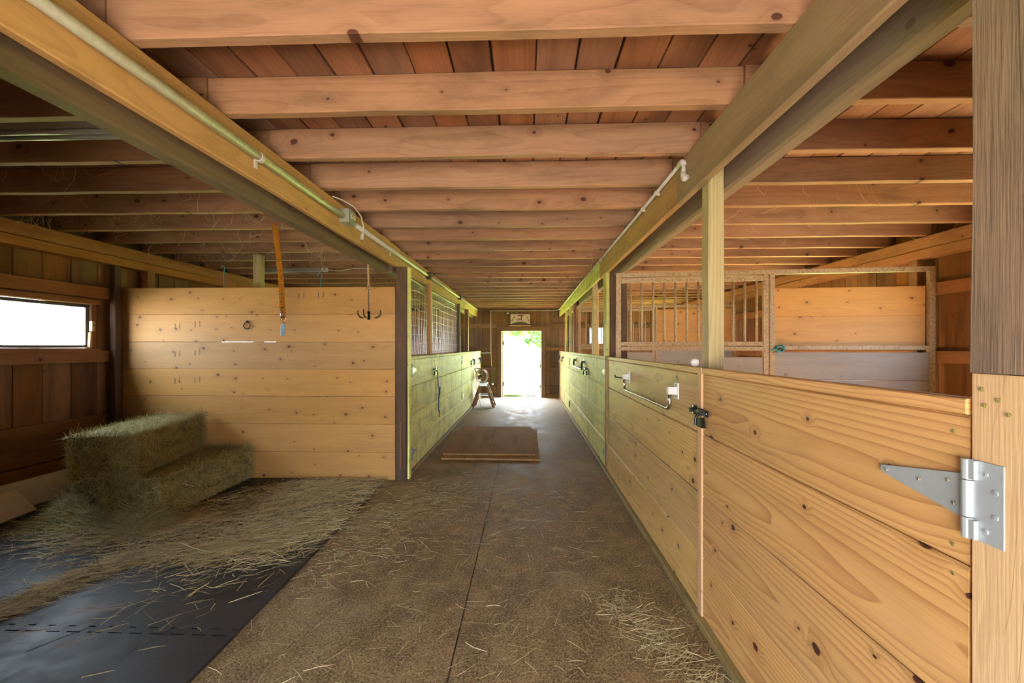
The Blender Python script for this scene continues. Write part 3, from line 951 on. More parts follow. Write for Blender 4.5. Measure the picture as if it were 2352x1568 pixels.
hinge_T(g3, XR, 9.13, .22, 1, -1, .9, 'black')
rp3 = front('stall_front_panel', 'last pale panel on the right before the far wall', 'panel', XR, 1, 10.44, 12.1, 'treated')
kb = thing('kick_plate', 'low greenish sill board along the foot of the right stall fronts', 'board', (XR, 6, 0))
plank('sill_board', 'sill', kb, XR - .028, XR + .03, .90, 12.1, .001, .038, 'y', 'z')
tw = structure('wall_added_shade_left')  # unseen plank wall added to keep near daylight off the left bay
for i in range(9):
    plank('board', 'wall', tw, -1.345, -1.32, -1.56 + i * .265, -1.56 + (i + 1) * .265 - .004, .003, 2.245, 'z', 'y')
tu = structure('wall_added_shade_right')  # unseen upper planks added to shade the right bay
for i in range(8):
    plank('board', 'weather', tu, .93, .955, -1.56 + i * .272, -1.56 + (i + 1) * .272 - .004, 1.30, 2.235, 'z', 'y')
nr = front('stall_front_panel', 'pine board panel on the near side of the pale gate post', 'panel', XR, 1, YN, .715, 'gate')

# left
lg = front('stall_gate', 'yellow green board gate beside the dark post on the left', 'gate', XL, -1, 4.68, 5.99, 'green')
hinge_T(lg, XL + .001, 4.80, 1.14, 1, 1, .95, 'galv')
hinge_T(lg, XL + .001, 4.80, .22, 1, 1, .95, 'galv')
lp = front('stall_front_panel', 'stained green board panel right of the first left gate', 'panel', XL, -1, 6.0, 8.46, 'green', split={2: .3, 1: .45})
lg2 = front('stall_gate', 'second left gate with black hinges, yellow pine, behind the fan', 'gate', XL, -1, 8.48, 9.95, 'green')
hinge_T(lg2, XL + .001, 8.52, 1.15, 1, 1, .95, 'black')
hinge_T(lg2, XL + .001, 8.52, .45, 1, 1, .95, 'black')
lp2 = front('stall_front_panel', 'last left board panel where the fan and ladder stand', 'panel', XL, -1, 9.97, 12.1, 'treated')
kl = thing('kick_plate', 'low greenish sill board along the foot of the left stall fronts', 'board', (XL, 8, 0))
plank('sill_board', 'sill', kl, XL - .03, XL + .022, 4.67, 12.1, .001, .038, 'y', 'z')

latch('black latch joining the near gate to the blanket-bar panel', XR - .006, 2.235, 1.062, -1)
latch('black latch on the second right stall gate', XR - .003, 6.50, 1.06, -1, 1.2)
latch('black latch on the first left stall gate', XL + .003, 5.99, 1.08, 1, 1.1)
latch('black latch on the far left gate above the fan', XL + .003, 9.96, 1.06, 1, 1.2)


def blanket_bar(label, x, sgn, y0, y1, z, mat_bar, mat_br, s=1.0):
    """U-shaped swing bar hung from two flanged brackets; sgn = side of the aisle."""
    t = thing('blanket_bar', label, 'bar', (x, (y0 + y1) / 2, z))
    xb = x + sgn * .045
    for y in (y0, y1):
        m = MB().box(*sorted((x, x + sgn * .008)), y - .030, y + .030, z - .05, z + .045)
        m.box(*sorted((x + sgn * .006, x + sgn * .058)), y - .018, y + .018, z - .022, z + .022)
        m.build('bracket', mat_br, t)
        for dz in (-.036, .032):
            screw(t, x + sgn * .008, y, z + dz, sgn, 'iron')
    r = .04
    pts = [(xb, y0, z)]
    for k in range(7):
        a = math.pi / 2 * k / 6
        pts.append((xb, y0 + (1 if y1 > y0 else -1) * (r - r * math.cos(a)), z - .11 + r - r * math.sin(a)))
    for k in range(7):
        a = math.pi / 2 * k / 6
        pts.append((xb, y1 - (1 if y1 > y0 else -1) * (r - r * math.sin(a)), z - .11 + r - r * math.cos(a)))
    pts.append((xb, y1, z))
    MB().tube(pts, .0115 * s, 12).build('bar', mat_bar, t, smooth=True)
    return t


bb = blanket_bar('chromed blanket bar on two pale brackets, right panel', XR, -1, 2.60, 3.80, 1.145, 'chrome', 'white')
MB().tube([(XR - .055, 3.82, 1.13), (XR - .07, 3.95, 1.128), (XR - .078, 4.02, 1.125), (XR - .080, 4.03, 1.145)], .006, 8).build('hook', 'black', bb)
blanket_bar('black swing bar on the far right board panel', XR, -1, 6.75, 7.9, 1.17, 'black', 'black', 1.3)
blanket_bar('black swing bar on the last right panel', XR, -1, 10.6, 11.7, 1.15, 'black', 'black', 1.2)
blanket_bar('black swing bar on the last left panel', XL, 1, 10.25, 11.5, 1.10, 'black', 'black', 1.2)

# white knob on the cap beside the square post
wk = thing('plastic_ball', 'small white round knob on the cap rail beside the square post', 'knob', (.93, 2.33, 1.296))
MB().ball((.908, 2.395, 1.318), .022, 14, 10).tube([(.908, 2.395, 1.296), (.908, 2.395, 1.31)], .010, 10).build('knob', 'white', wk, smooth=True)

# lead rope on the first left gate
lr = MB().tube([(XL + .012, 6.16, 1.02), (XL + .016, 6.17, .85), (XL + .022, 6.21, .80), (XL + .02, 6.19, .66), (XL + .016, 6.20, .50), (XL + .02, 6.24, .45), (XL + .02, 6.25, .49)], .008, 6)
lr.tube([(XL + .014, 6.17, .84), (XL + .03, 6.24, .82), (XL + .028, 6.22, .72), (XL + .014, 6.18, .62)], .006, 6)
tag(lr.build('lead_rope', 'navy'), 'dark blue lead rope hanging down the left board front', 'rope')
ht = thing('snap_hook', 'small iron snap at the foot of the dark blue rope', 'hook', (XL, 6.24, .45))
MB().tube([(XL + .02, 6.25, .455), (XL + .02, 6.26, .42), (XL + .02, 6.245, .395), (XL + .02, 6.23, .42)], .006, 6).build('snap', 'black', ht)

# ------------------------------------------------------------------ pale plank divider of the hay bay
dv = thing('stall_divider', 'pale knotty plank divider behind the hay bales', 'partition', (-2.9, 4.55, 0))
zs = [.003, .292, .587, .880, 1.168, 1.456, 1.748, 2.035]
for a, b in zip(zs[:-1], zs[1:]):
    plank('board', 'pine', dv, -4.345, -1.388, 4.53, 4.556, a + .0007, b - .0007, 'x', 'z', jit=.0007)
for xx in (-4.30, -2.6, -1.45):
    plank('stud', 'treated', dv, xx, xx + .045, 4.558, 4.64, .003, 2.03, 'z', 'y')
for (xx, z0) in ((-3.72, 1.60), (-3.50, 1.62), (-3.72, 1.30), (-3.50, 1.32), (-3.72, 1.02), (-3.50, 1.03), (-2.37, 1.92), (-2.16, 1.93)):
    m = MB()
    for q in range(3):
        m.box(xx, xx + .012, 4.5285, 4.5299, z0 + q * .022, z0 + q * .022 + .013)
    m.box(xx - .05, xx - .042, 4.5287, 4.5299, z0 - .01, z0 + .05)
    tag(m.build('ink_mark', 'stamp', dv), kind='stuff')

tr_ = thing('tie_ring', 'black iron tie ring on the second plank of the pale divider', 'ring', (-2.96, 4.52, 1.62))
m = MB()
m.tube([(-2.972 + .034 * math.cos(a), 4.517, 1.628 + .034 * math.sin(a)) for a in [2 * math.pi * k / 20 for k in range(21)]], .005, 8, False)
m.build('ring', 'black', tr_, smooth=True)
MB().box(-2.98, -2.964, 4.514, 4.53, 1.658, 1.682).tube([(-2.972, 4.53, 1.668), (-2.972, 4.512, 1.668)], .008, 8).build('eye_bolt', 'black', tr_)

# grapple hook on a rope
gh = thing('grapple_hook', 'three-armed iron grapple hook hanging on a hemp rope', 'hook', (-1.53, 4.15, 1.7))
m = MB()
m.tube([(-1.535, 4.15, 2.20), (-1.533, 4.15, 2.10), (-1.530, 4.15, 2.0)], .009, 8)
for k in range(5):
    a = k * 1.3
    m.tube([(-1.530 + .012 * math.cos(a), 4.15 + .012 * math.sin(a), 1.985 + .012 * k * .5), (-1.51 + .03 * math.cos(a), 4.15 + .02 * math.sin(a), 1.96 - .01 * k)], .004, 5)
m.build('rope', 'rope', gh)
m = MB()
m.tube([(-1.53 + .017 * math.cos(t), 4.15, 1.968 + .017 * math.sin(t)) for t in [2 * math.pi * k / 14 for k in range(15)]], .0045, 8, False)
m.tube([(-1.53, 4.15, 1.952), (-1.527, 4.15, 1.70)], .006, 8)
m.build('shank', 'iron', gh)
for k in range(3):
    a = R(0 + 120 * k + 6) if k else R(4)
    if k == 1:
        a = R(176)
    if k == 2:
        a = R(265)
    c, s_ = math.cos(a), math.sin(a)
    m = MB()
    pts = []
    for q in range(9):
        t = R(-100 + 115 * q / 8 + 12)
        rr_, zz_ = .055 + .058 * math.cos(t), 1.735 + .052 * math.sin(t)
        pts.append((-1.527 + rr_ * c, 4.15 + rr_ * s_, zz_))
    m.tube(pts, [.0075] * 7 + [.006, .003], 8)
    m.box(-1.527 + .004 * c - .008, -1.527 + .004 * c + .008, 4.142, 4.158, 1.665, 1.745)
    m.build('arm', 'iron', gh, smooth=True)

# fly paper ribbon
fp = thing('fly_paper', 'sticky amber fly paper ribbon with dead flies hanging from a joist', 'fly paper', (-2.23, 3.87, 1.5))
m = MB()
N_ = 40
W_ = .027
vs, fs = [], []
for i in range(N_ + 1):
    t = i / N_
    cx = -2.285 + .085 * t ** 1.4 + .012 * math.sin(t * 3)
    cy = 3.868 + .012 * math.sin(t * 4.0)
    cz = 2.520 - .905 * t
    a = R(8 + 28 * math.sin(t * 3.1) + 15 * t)
    w = W_ * (1.0 if t < .93 else 1.0 - (t - .93) * 8)
    q = .006 * math.sin(t * math.pi)
    for (u, v) in ((-w, 0), (-w * .4, -q - .004), (w * .4, -q - .004), (w, 0)):
        vs.append((cx + u * math.cos(a) - v * math.sin(a), cy + u * math.sin(a) * .6 + v, cz))
for i in range(N_):
    for k_ in range(3):
        fs.append((i * 4 + k_, i * 4 + k_ + 1, (i + 1) * 4 + k_ + 1, (i + 1) * 4 + k_))
m.add(vs, fs)
rb = m.build('ribbon', 'amber', fp, smooth=True, recal=False)
sol = rb.modifiers.new('thickness', 'SOLIDIFY')
sol.thickness = .0012
m = MB()
for i in range(170):
    t = 1 - abs(rnd.gauss(0, .3))
    if t < .25 or t > .97:
        continue
    cx = -2.285 + .085 * t ** 1.4 + .012 * math.sin(t * 3)
    m.ball((cx + rnd.uniform(-.021, .021), 3.868 + .012 * math.sin(t * 4.0) - .010 + rnd.uniform(-.004, .001), 2.52 - .905 * t), .0032, 6, 4, (1, 1, 1.3))
tag(m.build('fly', 'fly', fp), kind='stuff')
MB().tube([(-2.196, 3.868, 1.618), (-2.212, 3.868, 1.59), (-2.216, 3.868, 1.505)], [.008, .017, .017], 14).build('cartridge', 'blue', fp, smooth=False)
MB().tube([(-2.285, 3.868, 2.52), (-2.285, 3.884, 2.54)], .002, 6).build('pin', 'iron', fp)

# blue twine ends
for (lab, px, py, z0, z1) in (('longer blue twine end above the divider near the left wall', -3.42, 4.80, 2.03, 2.30), ('short blue twine end above the divider, near the grapple hook', -2.33, 4.85, 2.03, 2.22)):
    m = MB().tube([(px, py, z0), (px - .008, py, (z0 + z1) / 2), (px + .005, py, z1), (px - .02, py, z1 + .025), (px - .04, py, z1 - .01)], .0045, 6)
    m.tube([(px + .005, py, z1), (px, py + .01, ZJ)], .0012, 4)
    tag(m.build('twine', 'bluestring'), lab, 'twine')

# ------------------------------------------------------------------ lamps, conduits, boxes


def tube_lamp(label, x0, x1, y, z):
    t = thing('tube_lamp', label, 'lamp', ((x0 + x1) / 2, y, z))
    MB().prism([(y - .055, z + .05), (y - .04, z + .012), (y + .04, z + .012), (y + .055, z + .05), (y + .05, z + .062), (y - .05, z + .062)], 'x', x0, x1).build('housing', 'lampbody', t)
    for s in (-.028, .028):
        MB().tube([(x0 + .03, y + s, z), (x1 - .03, y + s, z)], .013, 10).build('lamp_tube', 'lamp', t, smooth=True)
    for xx in (x0, x1 - .03):
        MB().box(xx, xx + .03, y - .048, y + .048, z - .018, z + .014).build('end_cap', 'lampbody', t)
    return t


tube_lamp('unlit twin tube lamp between joists at upper left', -2.95, -1.72, 2.115, 2.47)
t2 = thing('tube_lamp', 'slim grey tube lamp under a joist behind the plank divider', 'lamp', (-3.1, 5.83, 2.44))
MB().box(-3.58, -2.74, 5.79, 5.85, 2.432, 2.473).build('housing', 'lampbody', t2)
MB().tube([(-3.56, 5.80, 2.424), (-2.80, 5.80, 2.424)], .011, 10).build('lamp_tube', 'lamp', t2, smooth=True)
MB().tube([(-2.74, 5.82, 2.45), (-2.71, 5.82, 2.45)], .028, 12).box(-2.775, -2.755, 5.785, 5.855, 2.425, 2.4745).build('end_cap', 'white', t2)
MB().tube([(-2.71, 5.82, 2.45), (-2.55, 5.84, 2.437), (-2.35, 5.84, 2.47), (-2.1, 5.9, 2.47)], .005, 6).build('cable', 'white', t2)

cd = thing('conduit', 'long grey plastic conduit strapped along the left aisle beam', 'pipe', (-1.36, 4, 2.365))
segs = [(-1.5, 3.16), (3.30, 5.90), (6.02, 8.66), (8.76, 11.9)]
zc = lambda y: 2.365 + max(0, y - 3) * .0055
for (a, b) in segs:
    MB().tube([(-1.361, a, zc(a)), (-1.361, b, zc(b))], .021 if b < 6 else .017, 14).build('pipe', 'pipe', cd, smooth=True)
for y in (.9, 2.17, 4.35, 6.6, 7.5, 9.9):
    m = MB().tube([(-1.361, y - .012, zc(y)), (-1.361, y + .012, zc(y))], .025 if y < 6 else .020, 14)
    m.box(-1.386, -1.378, y - .012, y + .012, zc(y) - .055, zc(y) - .015)
    m.build('strap', 'pipe', cd)
ob = thing('outlet_box', 'grey outlet box with two sockets on the left aisle beam', 'outlet', (-1.35, 3.23, 2.37))
MB().box(-1.385, -1.315, 3.165, 3.295, 2.325, 2.425).build('box', 'box', ob)
m = MB().box(-1.313, -1.309, 3.18, 3.28, 2.335, 2.415)
m.build('cover', 'box', ob)
for yy in (3.205, 3.255):
    MB().tube([(-1.309, yy, 2.375), (-1.305, yy, 2.375)], .017, 14).build('socket', 'cream', ob)
    MB().box(-1.3049, -1.304, yy - .007, yy - .004, 2.374, 2.384).box(-1.3049, -1.304, yy + .004, yy + .007, 2.374, 2.384).build('slot', 'black', ob)
pc = thing('power_cord', 'white power cord draped over the grey outlet box, plug hanging', 'cord', (-1.3, 3.3, 2.3))
pts = [(-1.37, 3.02, 2.462), (-1.34, 3.12, 2.468), (-1.30, 3.24, 2.455), (-1.285, 3.33, 2.41), (-1.29, 3.39, 2.35), (-1.30, 3.40, 2.30)]
MB().tube(pts, .0045, 8).build('cable', 'white', pc, smooth=True)
MB().tube([(-1.30, 3.40, 2.305), (-1.303, 3.40, 2.285), (-1.307, 3.395, 2.25)], [.006, .012, .014], 10).build('plug', 'white', pc)
MB().box(-1.312, -1.310, 3.388, 3.394, 2.232, 2.25).box(-1.300, -1.298, 3.396, 3.402, 2.232, 2.25).build('prong', 'chrome', pc)
for (y, lab) in ((5.96, 'dark junction box with loose cable ends on the left beam, nearer'), (8.71, 'dark junction box farther along the left beam')):
    t = thing('junction_box', lab, 'box', (-1.35, y, zc(y)))
    MB().box(-1.385, -1.325, y - .05, y + .04, zc(y) - .045, zc(y) + .045).build('box', 'iron', t)
    m = MB().tube([(-1.325, y, zc(y)), (-1.26, y, zc(y) + .015), (-1.20, y + .02, zc(y) + .01)], .008, 8)
    m.build('cable_stub', 'cable', t)
    if y < 7:
        MB().tube([(-1.325, y, zc(y) + .03), (-1.26, y - .03, zc(y) + .055), (-1.12, y, zc(y) + .02), (-1.07, y, zc(y) - .06), (-1.1, y, zc(y) - .1), (-1.14, y, zc(y) - .06), (-1.1, y + .02, zc(y) + .05), (-1.08, y + .02, ZJ)], .003, 6).build('wire_loop', 'cable', t)

wp = thing('water_pipe', 'thin white plastic pipe along the right aisle beam with elbow', 'pipe', (.87, 6, 2.44))
MB().tube([(.868, 2.47, 2.437), (.868, 8, 2.43), (.868, 11.6, 2.41), (.80, 12.02, 2.41), (.70, 12.09, 2.41), (-1.05, 12.09, 2.41)], .011, 10).build('pipe', 'pipe', wp, smooth=True)
for y in (2.95, 3.3, 5.2, 7.2, 9.2):
    MB().tube([(.868, y - .012, 2.435), (.868, y + .012, 2.435)], .015, 12).box(.868, .886, y - .01, y + .01, 2.415, 2.425).build('clip', 'white', wp)
m = MB().tube([(.868, 2.52, 2.437), (.868, 2.47, 2.437), (.868, 2.455, 2.428), (.868, 2.45, 2.41)], .016, 12)
m.tube([(.868, 2.45, 2.41), (.868, 2.45, 2.36)], .0115, 12)
m.tube([(.868, 2.45, 2.37), (.868, 2.45, 2.345), (.868, 2.443, 2.333), (.868, 2.43, 2.328), (.868, 2.405, 2.328)], .0165, 12)
m.build('elbow', 'white', wp, smooth=True)

vp = thing('standpipe', 'thin white pipe running down the far wall into a green hose', 'pipe', (-1.0, 12.1, 0))
MB().tube([(-1.011, 12.09, 2.40), (-1.008, 12.09, 1.25), (-.99, 12.09, .85)], .011, 8).build('pipe', 'pipe', vp)
MB().tube([(-1.30, 12.09, 1.24), (-1.01, 12.09, 1.24)], .011, 8).build('branch', 'pipe', vp)
MB().tube([(-.99, 12.09, .86), (-.975, 12.09, .6), (-.962, 12.09, .40)], .014, 8).build('hose', 'hose', vp)
MB().ball((-.962, 12.08, .375), .035, 10, 8).build('nozzle', 'white', vp)

# sign over the door
sg = thing('horse_sign', 'small white sign with red rocking-horse painting above the far door', 'sign', (-.19, 12.1, 2.0))
MB().box(-.462, .074, 12.085, 12.108, 2.03, 2.313).build('panel', 'sign', sg)
yS0, yS1 = 12.081, 12.0852
MB().prism([(-.46, 2.032), (.072, 2.032), (.03, 2.05), (-.05, 2.085), (-.19, 2.10), (-.32, 2.085), (-.42, 2.06)], 'y', yS0, yS1).build('dark_band', 'dkpaint', sg)
hx = -.20
m = MB()
m.prism([(hx - .065, 2.165), (hx + .045, 2.16), (hx + .05, 2.19), (hx - .01, 2.192), (hx - .06, 2.197)], 'y', yS0, yS1)     # body
m.prism([(hx + .02, 2.18), (hx + .052, 2.16), (hx + .055, 2.285), (hx + .03, 2.285)], 'y', yS0, yS1)                     # neck and mast
m.prism([(hx - .07, 2.26), (hx + .10, 2.255), (hx + .115, 2.285), (hx + .05, 2.30), (hx - .055, 2.295)], 'y', yS0, yS1)
for (a, b) in ((-.06, -.10), (-.045, -.035), (.03, .05), (.045, .075)):
    m.prism([(hx + a, 2.17), (hx + a + .012, 2.17), (hx + b + .008, 2.105), (hx + b, 2.105)], 'y', yS0, yS1)
m.prism([(hx - .11, 2.175), (hx - .095, 2.17), (hx - .085, 2.19), (hx - .105, 2.195)], 'y', yS0, yS1)
m.build('red_horse', 'red', sg)
m = MB()
for i in range(5):
    a = i / 4
    cx, cz = -.425 + .075 * a, 2.125 + .135 * a
    m.prism([(cx - .016, cz - .013), (cx + .010, cz - .018), (cx + .018, cz + .010), (cx - .006, cz + .016)], 'y', yS0, yS1)
    cx, cz = -.02 + .065 * a, 2.262 - .135 * a
    m.prism([(cx - .016, cz - .010), (cx + .012, cz - .014), (cx + .016, cz + .010), (cx - .008, cz + .014)], 'y', yS0, yS1)
m.build('worn_lettering', 'red', sg)
plank('ledge', 'newpost', sg, -.49, .10, 12.03, 12.105, 1.985, 2.005, 'x', 'y')
kn = MB().ball((-.54, 12.10, 2.345), .022, 10, 8)
tag(kn.build('ceramic_knob', 'white'), 'tiny white ceramic knob on the wall left of the horse sign', 'knob')

# iron bar at the door edge
ib = thing('door_bar', 'tall black bolt bar standing at the right edge of the far doorway', 'bar', (.36, 12.14, 0))
MB().tube([(.365, 12.20, .02), (.365, 12.20, .92), (.358, 12.20, 1.0), (.335, 12.20, 1.02), (.325, 12.20, .98)], .013, 8).build('bar', 'black', ib)
MB().box(.35, .385, 12.185, 12.22, .82, .92).box(.35, .385, 12.185, 12.22, .25, .33).build('guide', 'black', ib)

# ------------------------------------------------------------------ wire screens


def wire_screen(label, y0, y1, z0, z1, n, sag):
    t = thing('wire_screen', label, 'wire screen', (XL - .05, y0, z0))
    m = MB()
    rr = random.Random(int(y0 * 100))
    k_ = 0
    y = y0
    while y < y1:
        o = rr.uniform(-.01, .01)
        m.tube([(XL - .06, y + o, z0), (XL - .055 + rr.uniform(-.01, .01), y + o * .4 + sag * .04, (z0 + z1) / 2), (XL - .06, y + sag * .10, z1)], .0016, 4, False)
        y += .052
    z = z0 + .03
    while z < z1:
        pts = [(XL - .058 + rr.uniform(-.008, .008), y0 + (y1 - y0) * q / 8, z + rr.uniform(-.008, .008)) for q in range(9)]
        m.tube(pts, .0022, 4, False)
        z += .105
    tag(m.build('wire_mesh', 'wire', t, recal=False), kind='stuff')
    return t


wire_screen('wire mesh screen above the first left gate', 4.70, 5.80, 1.31, 2.24, 1, 1.0)
wire_screen('wire mesh screen above the stained left panel', 5.90, 8.28, 1.31, 2.23, 2, .3)

# ------------------------------------------------------------------ inner dividers


def barred_divider(label, p0, p1, top, planked, mats, zlow=.02):
    """Painted steel frame divider: barred half at the aisle, planked half at the wall."""
    p0, p1 = Vector((*p0, 0)), Vector((*p1, 0))
    L = (p1 - p0).length
    ang = math.atan2(p1.y - p0.y, p1.x - p0.x)
    t = thing('barred_divider', label, 'partition', p0, ang)
    S = root_matrix(t)

    def B(name, x0, x1, z0, z1, mat='rust', y0=-.02, y1=.02):
        m = MB().box(x0, x1, y0, y1, z0, z1)
        return m.build(name, mat, t, local=True)
    half = L * .485
    B('frame_rail', 0, L, top - .045, top)
    B('frame_post', 0, .05, zlow, top - .046)
    B('frame_post', half, half + .045, zlow, top - .046)
    B('frame_post', half + .06, half + .105, zlow, top - .046)
    B('frame_post', L - .05, L, zlow, top - .046)
    B('inner_rail', .052, half - .002, top - .105, top - .055, y0=-.018, y1=.018)
    B('inner_rail', .052, half - .002, 1.415, 1.455, y0=-.018, y1=.018)
    B('frame_rail', .051, half - .001, 1.365, 1.405)
    B('inner_rail', half + .107, L - .052, 1.375, 1.415, y0=-.018, y1=.018)
    x = .15
    while x < half - .05:
        MB().tube([(x, 0, 1.455), (x, 0, top - .105)], .0125, 8).build('bar', 'rust', t, smooth=True, local=True)
        x += .112
    wm, lm = mats
    for (a, b) in planked:
        plank('board', wm, t, half + .108, L - .058, .021, .047, a, b, 'x', 'z', space=S, jit=0)
    for (a, b) in ((zlow, .27), (.275, .53), (.535, .80), (.805, 1.075), (1.08, 1.35)):
        plank('board', lm, t, half + .108, L - .054, -.012, .012, a, b, 'x', 'z', space=S)
        if b < 1.33:
            plank('board', lm, t, .053, half - .003, -.012, .012, a, b, 'x', 'z', space=S)
    plank('board', lm, t, half * .62, half - .003, -.012, .012, 1.08, 1.30, 'x', 'z', space=S)
    return t


bd = barred_divider('rusty barred frame divider with pale planks in the near right stall', (.930, 4.60), (3.885, 4.30), 2.172, [(1.368, 1.706), (1.706, 1.99)], ('pine', 'grey'))
B2 = barred_divider('farther rusty barred divider with orange planks, second right stall', (1.01, 8.65), (3.86, 8.20), 2.20, [(1.368, 1.662), (1.662, 1.902), (1.902, 2.12)], ('pine', 'grey'))
tk = thing('rope_knot', 'teal rope tied round the divider frame in the near right stall', 'rope', (2.49, 4.42, 1.4))
m = MB()
for k in range(14):
    a = k * 1.9
    m.tube([(2.50 + .035 * math.cos(a), 4.405 + .02 * math.sin(a * 1.3), 1.385 + .03 * math.sin(a)), (2.50 + .04 * math.cos(a + .9), 4.40 + .02 * math.sin(a), 1.385 + .035 * math.sin(a + 1.1)), (2.50 + .03 * math.cos(a + 1.7), 4.405, 1.385 + .03 * math.sin(a + 2.2))], .007, 6)
m.tube([(2.48, 4.41, 1.37), (2.43, 4.40, 1.38), (2.415, 4.40, 1.365)], .007, 6)
m.build('knot', 'teal', tk)

ld = thing('stall_divider', 'brown plank divider seen through the wire screens on the left', 'partition', (-2.9, 8.3, 0))
for i in range(7):
    plank('board', 'girt' if i not in (3, 5) else 'wall', ld, -4.36, -1.46, 8.30, 8.328, .003 + i * .299, (i + 1) * .299, 'x', 'z')
plank('edge_post', 'girt', ld, -1.457, -1.39, 8.28, 8.296, 0, 2.12, 'z', 'x')
lo = MB()

# ------------------------------------------------------------------ hay
def blades(n, pos, length, width, bend, mat, name, parent=None, up=None, thick=.0):
    """n thin bent strips; pos -> (x,y,z, dir vector, normal). numpy arrays in, one mesh out."""
    P, D, Nn = pos
    Lh = length[:, None] * .5
    S = np.cross(D, Nn)
    S /= np.linalg.norm(S, axis=1)[:, None] + 1e-9
    W = width[:, None] * .5
    a, c = P - D * Lh, P + D * Lh
    mid = P + Nn * bend[:, None] + S * bend[:, None]
    V = np.stack([a - S * W, a + S * W, mid - S * W, mid + S * W, c - S * W * .6, c + S * W * .6], 1).reshape(-1, 3)
    base = (np.arange(n) * 6)[:, None]
    F = np.concatenate([base + np.array([[0, 1, 3, 2]]), base + np.array([[2, 3, 5, 4]])], 1).reshape(-1, 4)
    me = bpy.data.meshes.new(name)
    me.vertices.add(len(V))
    me.vertices.foreach_set('co', V.astype(np.float32).ravel())
    me.loops.add(F.size)
    me.loops.foreach_set('vertex_index', F.astype(np.int32).ravel())
    me.polygons.add(len(F))
    me.polygons.foreach_set('loop_start', (np.arange(len(F)) * 4).astype(np.int32))
    me.update(calc_edges=True)
    o = link(name, me, mat, parent)
    o['kind'] = 'stuff'
    return o


rng = np.random.default_rng(11)


def unit(a):
    return a / (np.linalg.norm(a, axis=1)[:, None] + 1e-9)


def bale(label, c, L, W, H, rot, n):
    t = thing('hay_bale', label, 'hay bale', c, rot, 'hay bales')
    S = root_matrix(t)
    import bmesh
    bm = bmesh.new()
    bmesh.ops.create_cube(bm, size=1.0)
    for v in bm.verts:
        v.co = Vector((v.co.x * (W - .03), v.co.y * (L - .03), (v.co.z + .5) * (H - .02)))
    bmesh.ops.subdivide_edges(bm, edges=bm.edges, cuts=9, use_grid_fill=True)
    rr = random.Random(int(L * 1000 + W * 77))
    for v in bm.verts:
        ex = max(abs(v.co.x) / (W / 2), abs(v.co.z - H / 2) / (H / 2), 0)
        k = .012
        v.co += Vector((rr.uniform(-k, k), rr.uniform(-k, k), rr.uniform(-k, k) if v.co.z > .01 else 0))
        # rounded shoulders
        ax, ay, az = abs(v.co.x) / (W / 2), abs(v.co.y) / (L / 2), abs(v.co.z - H / 2) / (H / 2)
        if az > .8 and ax > .8:
            v.co.x *= .97
            v.co.z = max(0.0, H / 2 + (v.co.z - H / 2) * .96)
        if ay > .9 and (ax > .8 or az > .8):
            v.co.y *= .97
    me = bpy.data.meshes.new('packed_core')
    bm.to_mesh(me)
    bm.free()
    link('packed_core', me, 'haycore', t, S)
    # stems on all faces but the underside
    areas = np.array([W * L, L * H, L * H, W * H, W * H])
    pick = rng.choice(5, n, p=areas / areas.sum())
    u, v = rng.uniform(-.5, .5, n), rng.uniform(-.5, .5, n)
    P, D, Nn = np.zeros((n, 3)), np.zeros((n, 3)), np.zeros((n, 3))
    out = np.abs(rng.normal(0, .007, n)) - .004
    rd = rng.normal(0, 1, (n, 3))
    for f in range(5):
        s = pick == f
        if f == 0:
            P[s] = np.stack([u[s] * W, v[s] * L, H - .012 + out[s]], 1)
            Nn[s] = (0, 0, 1)
            D[s] = unit(rd[s] * (1, 1.1, .16))
        elif f in (1, 2):
            sx = 1 if f == 1 else -1
            P[s] = np.stack([sx * (W / 2 - .012 + out[s]), u[s] * L, (v[s] + .5) * H], 1)
            Nn[s] = (sx, 0, 0)
            D[s] = unit(rd[s] * (.22, .55, 1.1))
        else:
            sy = 1 if f == 3 else -1
            P[s] = np.stack([u[s] * W, sy * (L / 2 - .012 + out[s]), (v[s] + .5) * H], 1)
            Nn[s] = (0, sy, 0)
            D[s] = unit(rd[s] * (.7, .3, 1.0))
    ln = rng.gamma(5, .013, n) + .02
    top = P[:, 2] + np.abs(D[:, 2]) * ln * .5
    low = P[:, 2] - np.abs(D[:, 2]) * ln * .5
    P[:, 2] += np.maximum(0, .002 - low)
    # keep every stem clear of the planks behind the bale
    o = blades(n, (P, D, Nn), ln, rng.uniform(.0018, .0042, n), rng.normal(0, .006, n), 'hay', 'hay_stems', t)
    return t


bale('lower hay bale in front, its end against the plank divider', (-3.14, 3.915, .0205), 1.15, .47, .335, 0.0, 15000)
bale('hay bale at the back carrying the other one', (-3.60, 3.99, .0205), 1.0, .40, .335, R(1.5), 11000)
bale('hay bale lying askew on top of another bale', (-3.475, 3.85, .357), 1.13, .46, .355, R(13.5), 15000)

# loose hay: density set by ellipses and ribbons on the floor
def scatter(segs_, n, ln, name, mat, spread_dir, hmax=.012, z0=.0):
    cnt = [int(n * w) for (_, _, _, w) in segs_]
    Ps = []
    for (a, b, sd, w), c in zip(segs_, cnt):
        tt = rng.uniform(0, 1, c)[:, None]
        q = np.array(a) * (1 - tt) + np.array(b) * tt
        Ps.append(np.concatenate([q + rng.normal(0, 1, (c, 2)) * sd, rng.uniform(.3, 1, (c, 1))], 1))
    Q = np.concatenate(Ps)
    return Q


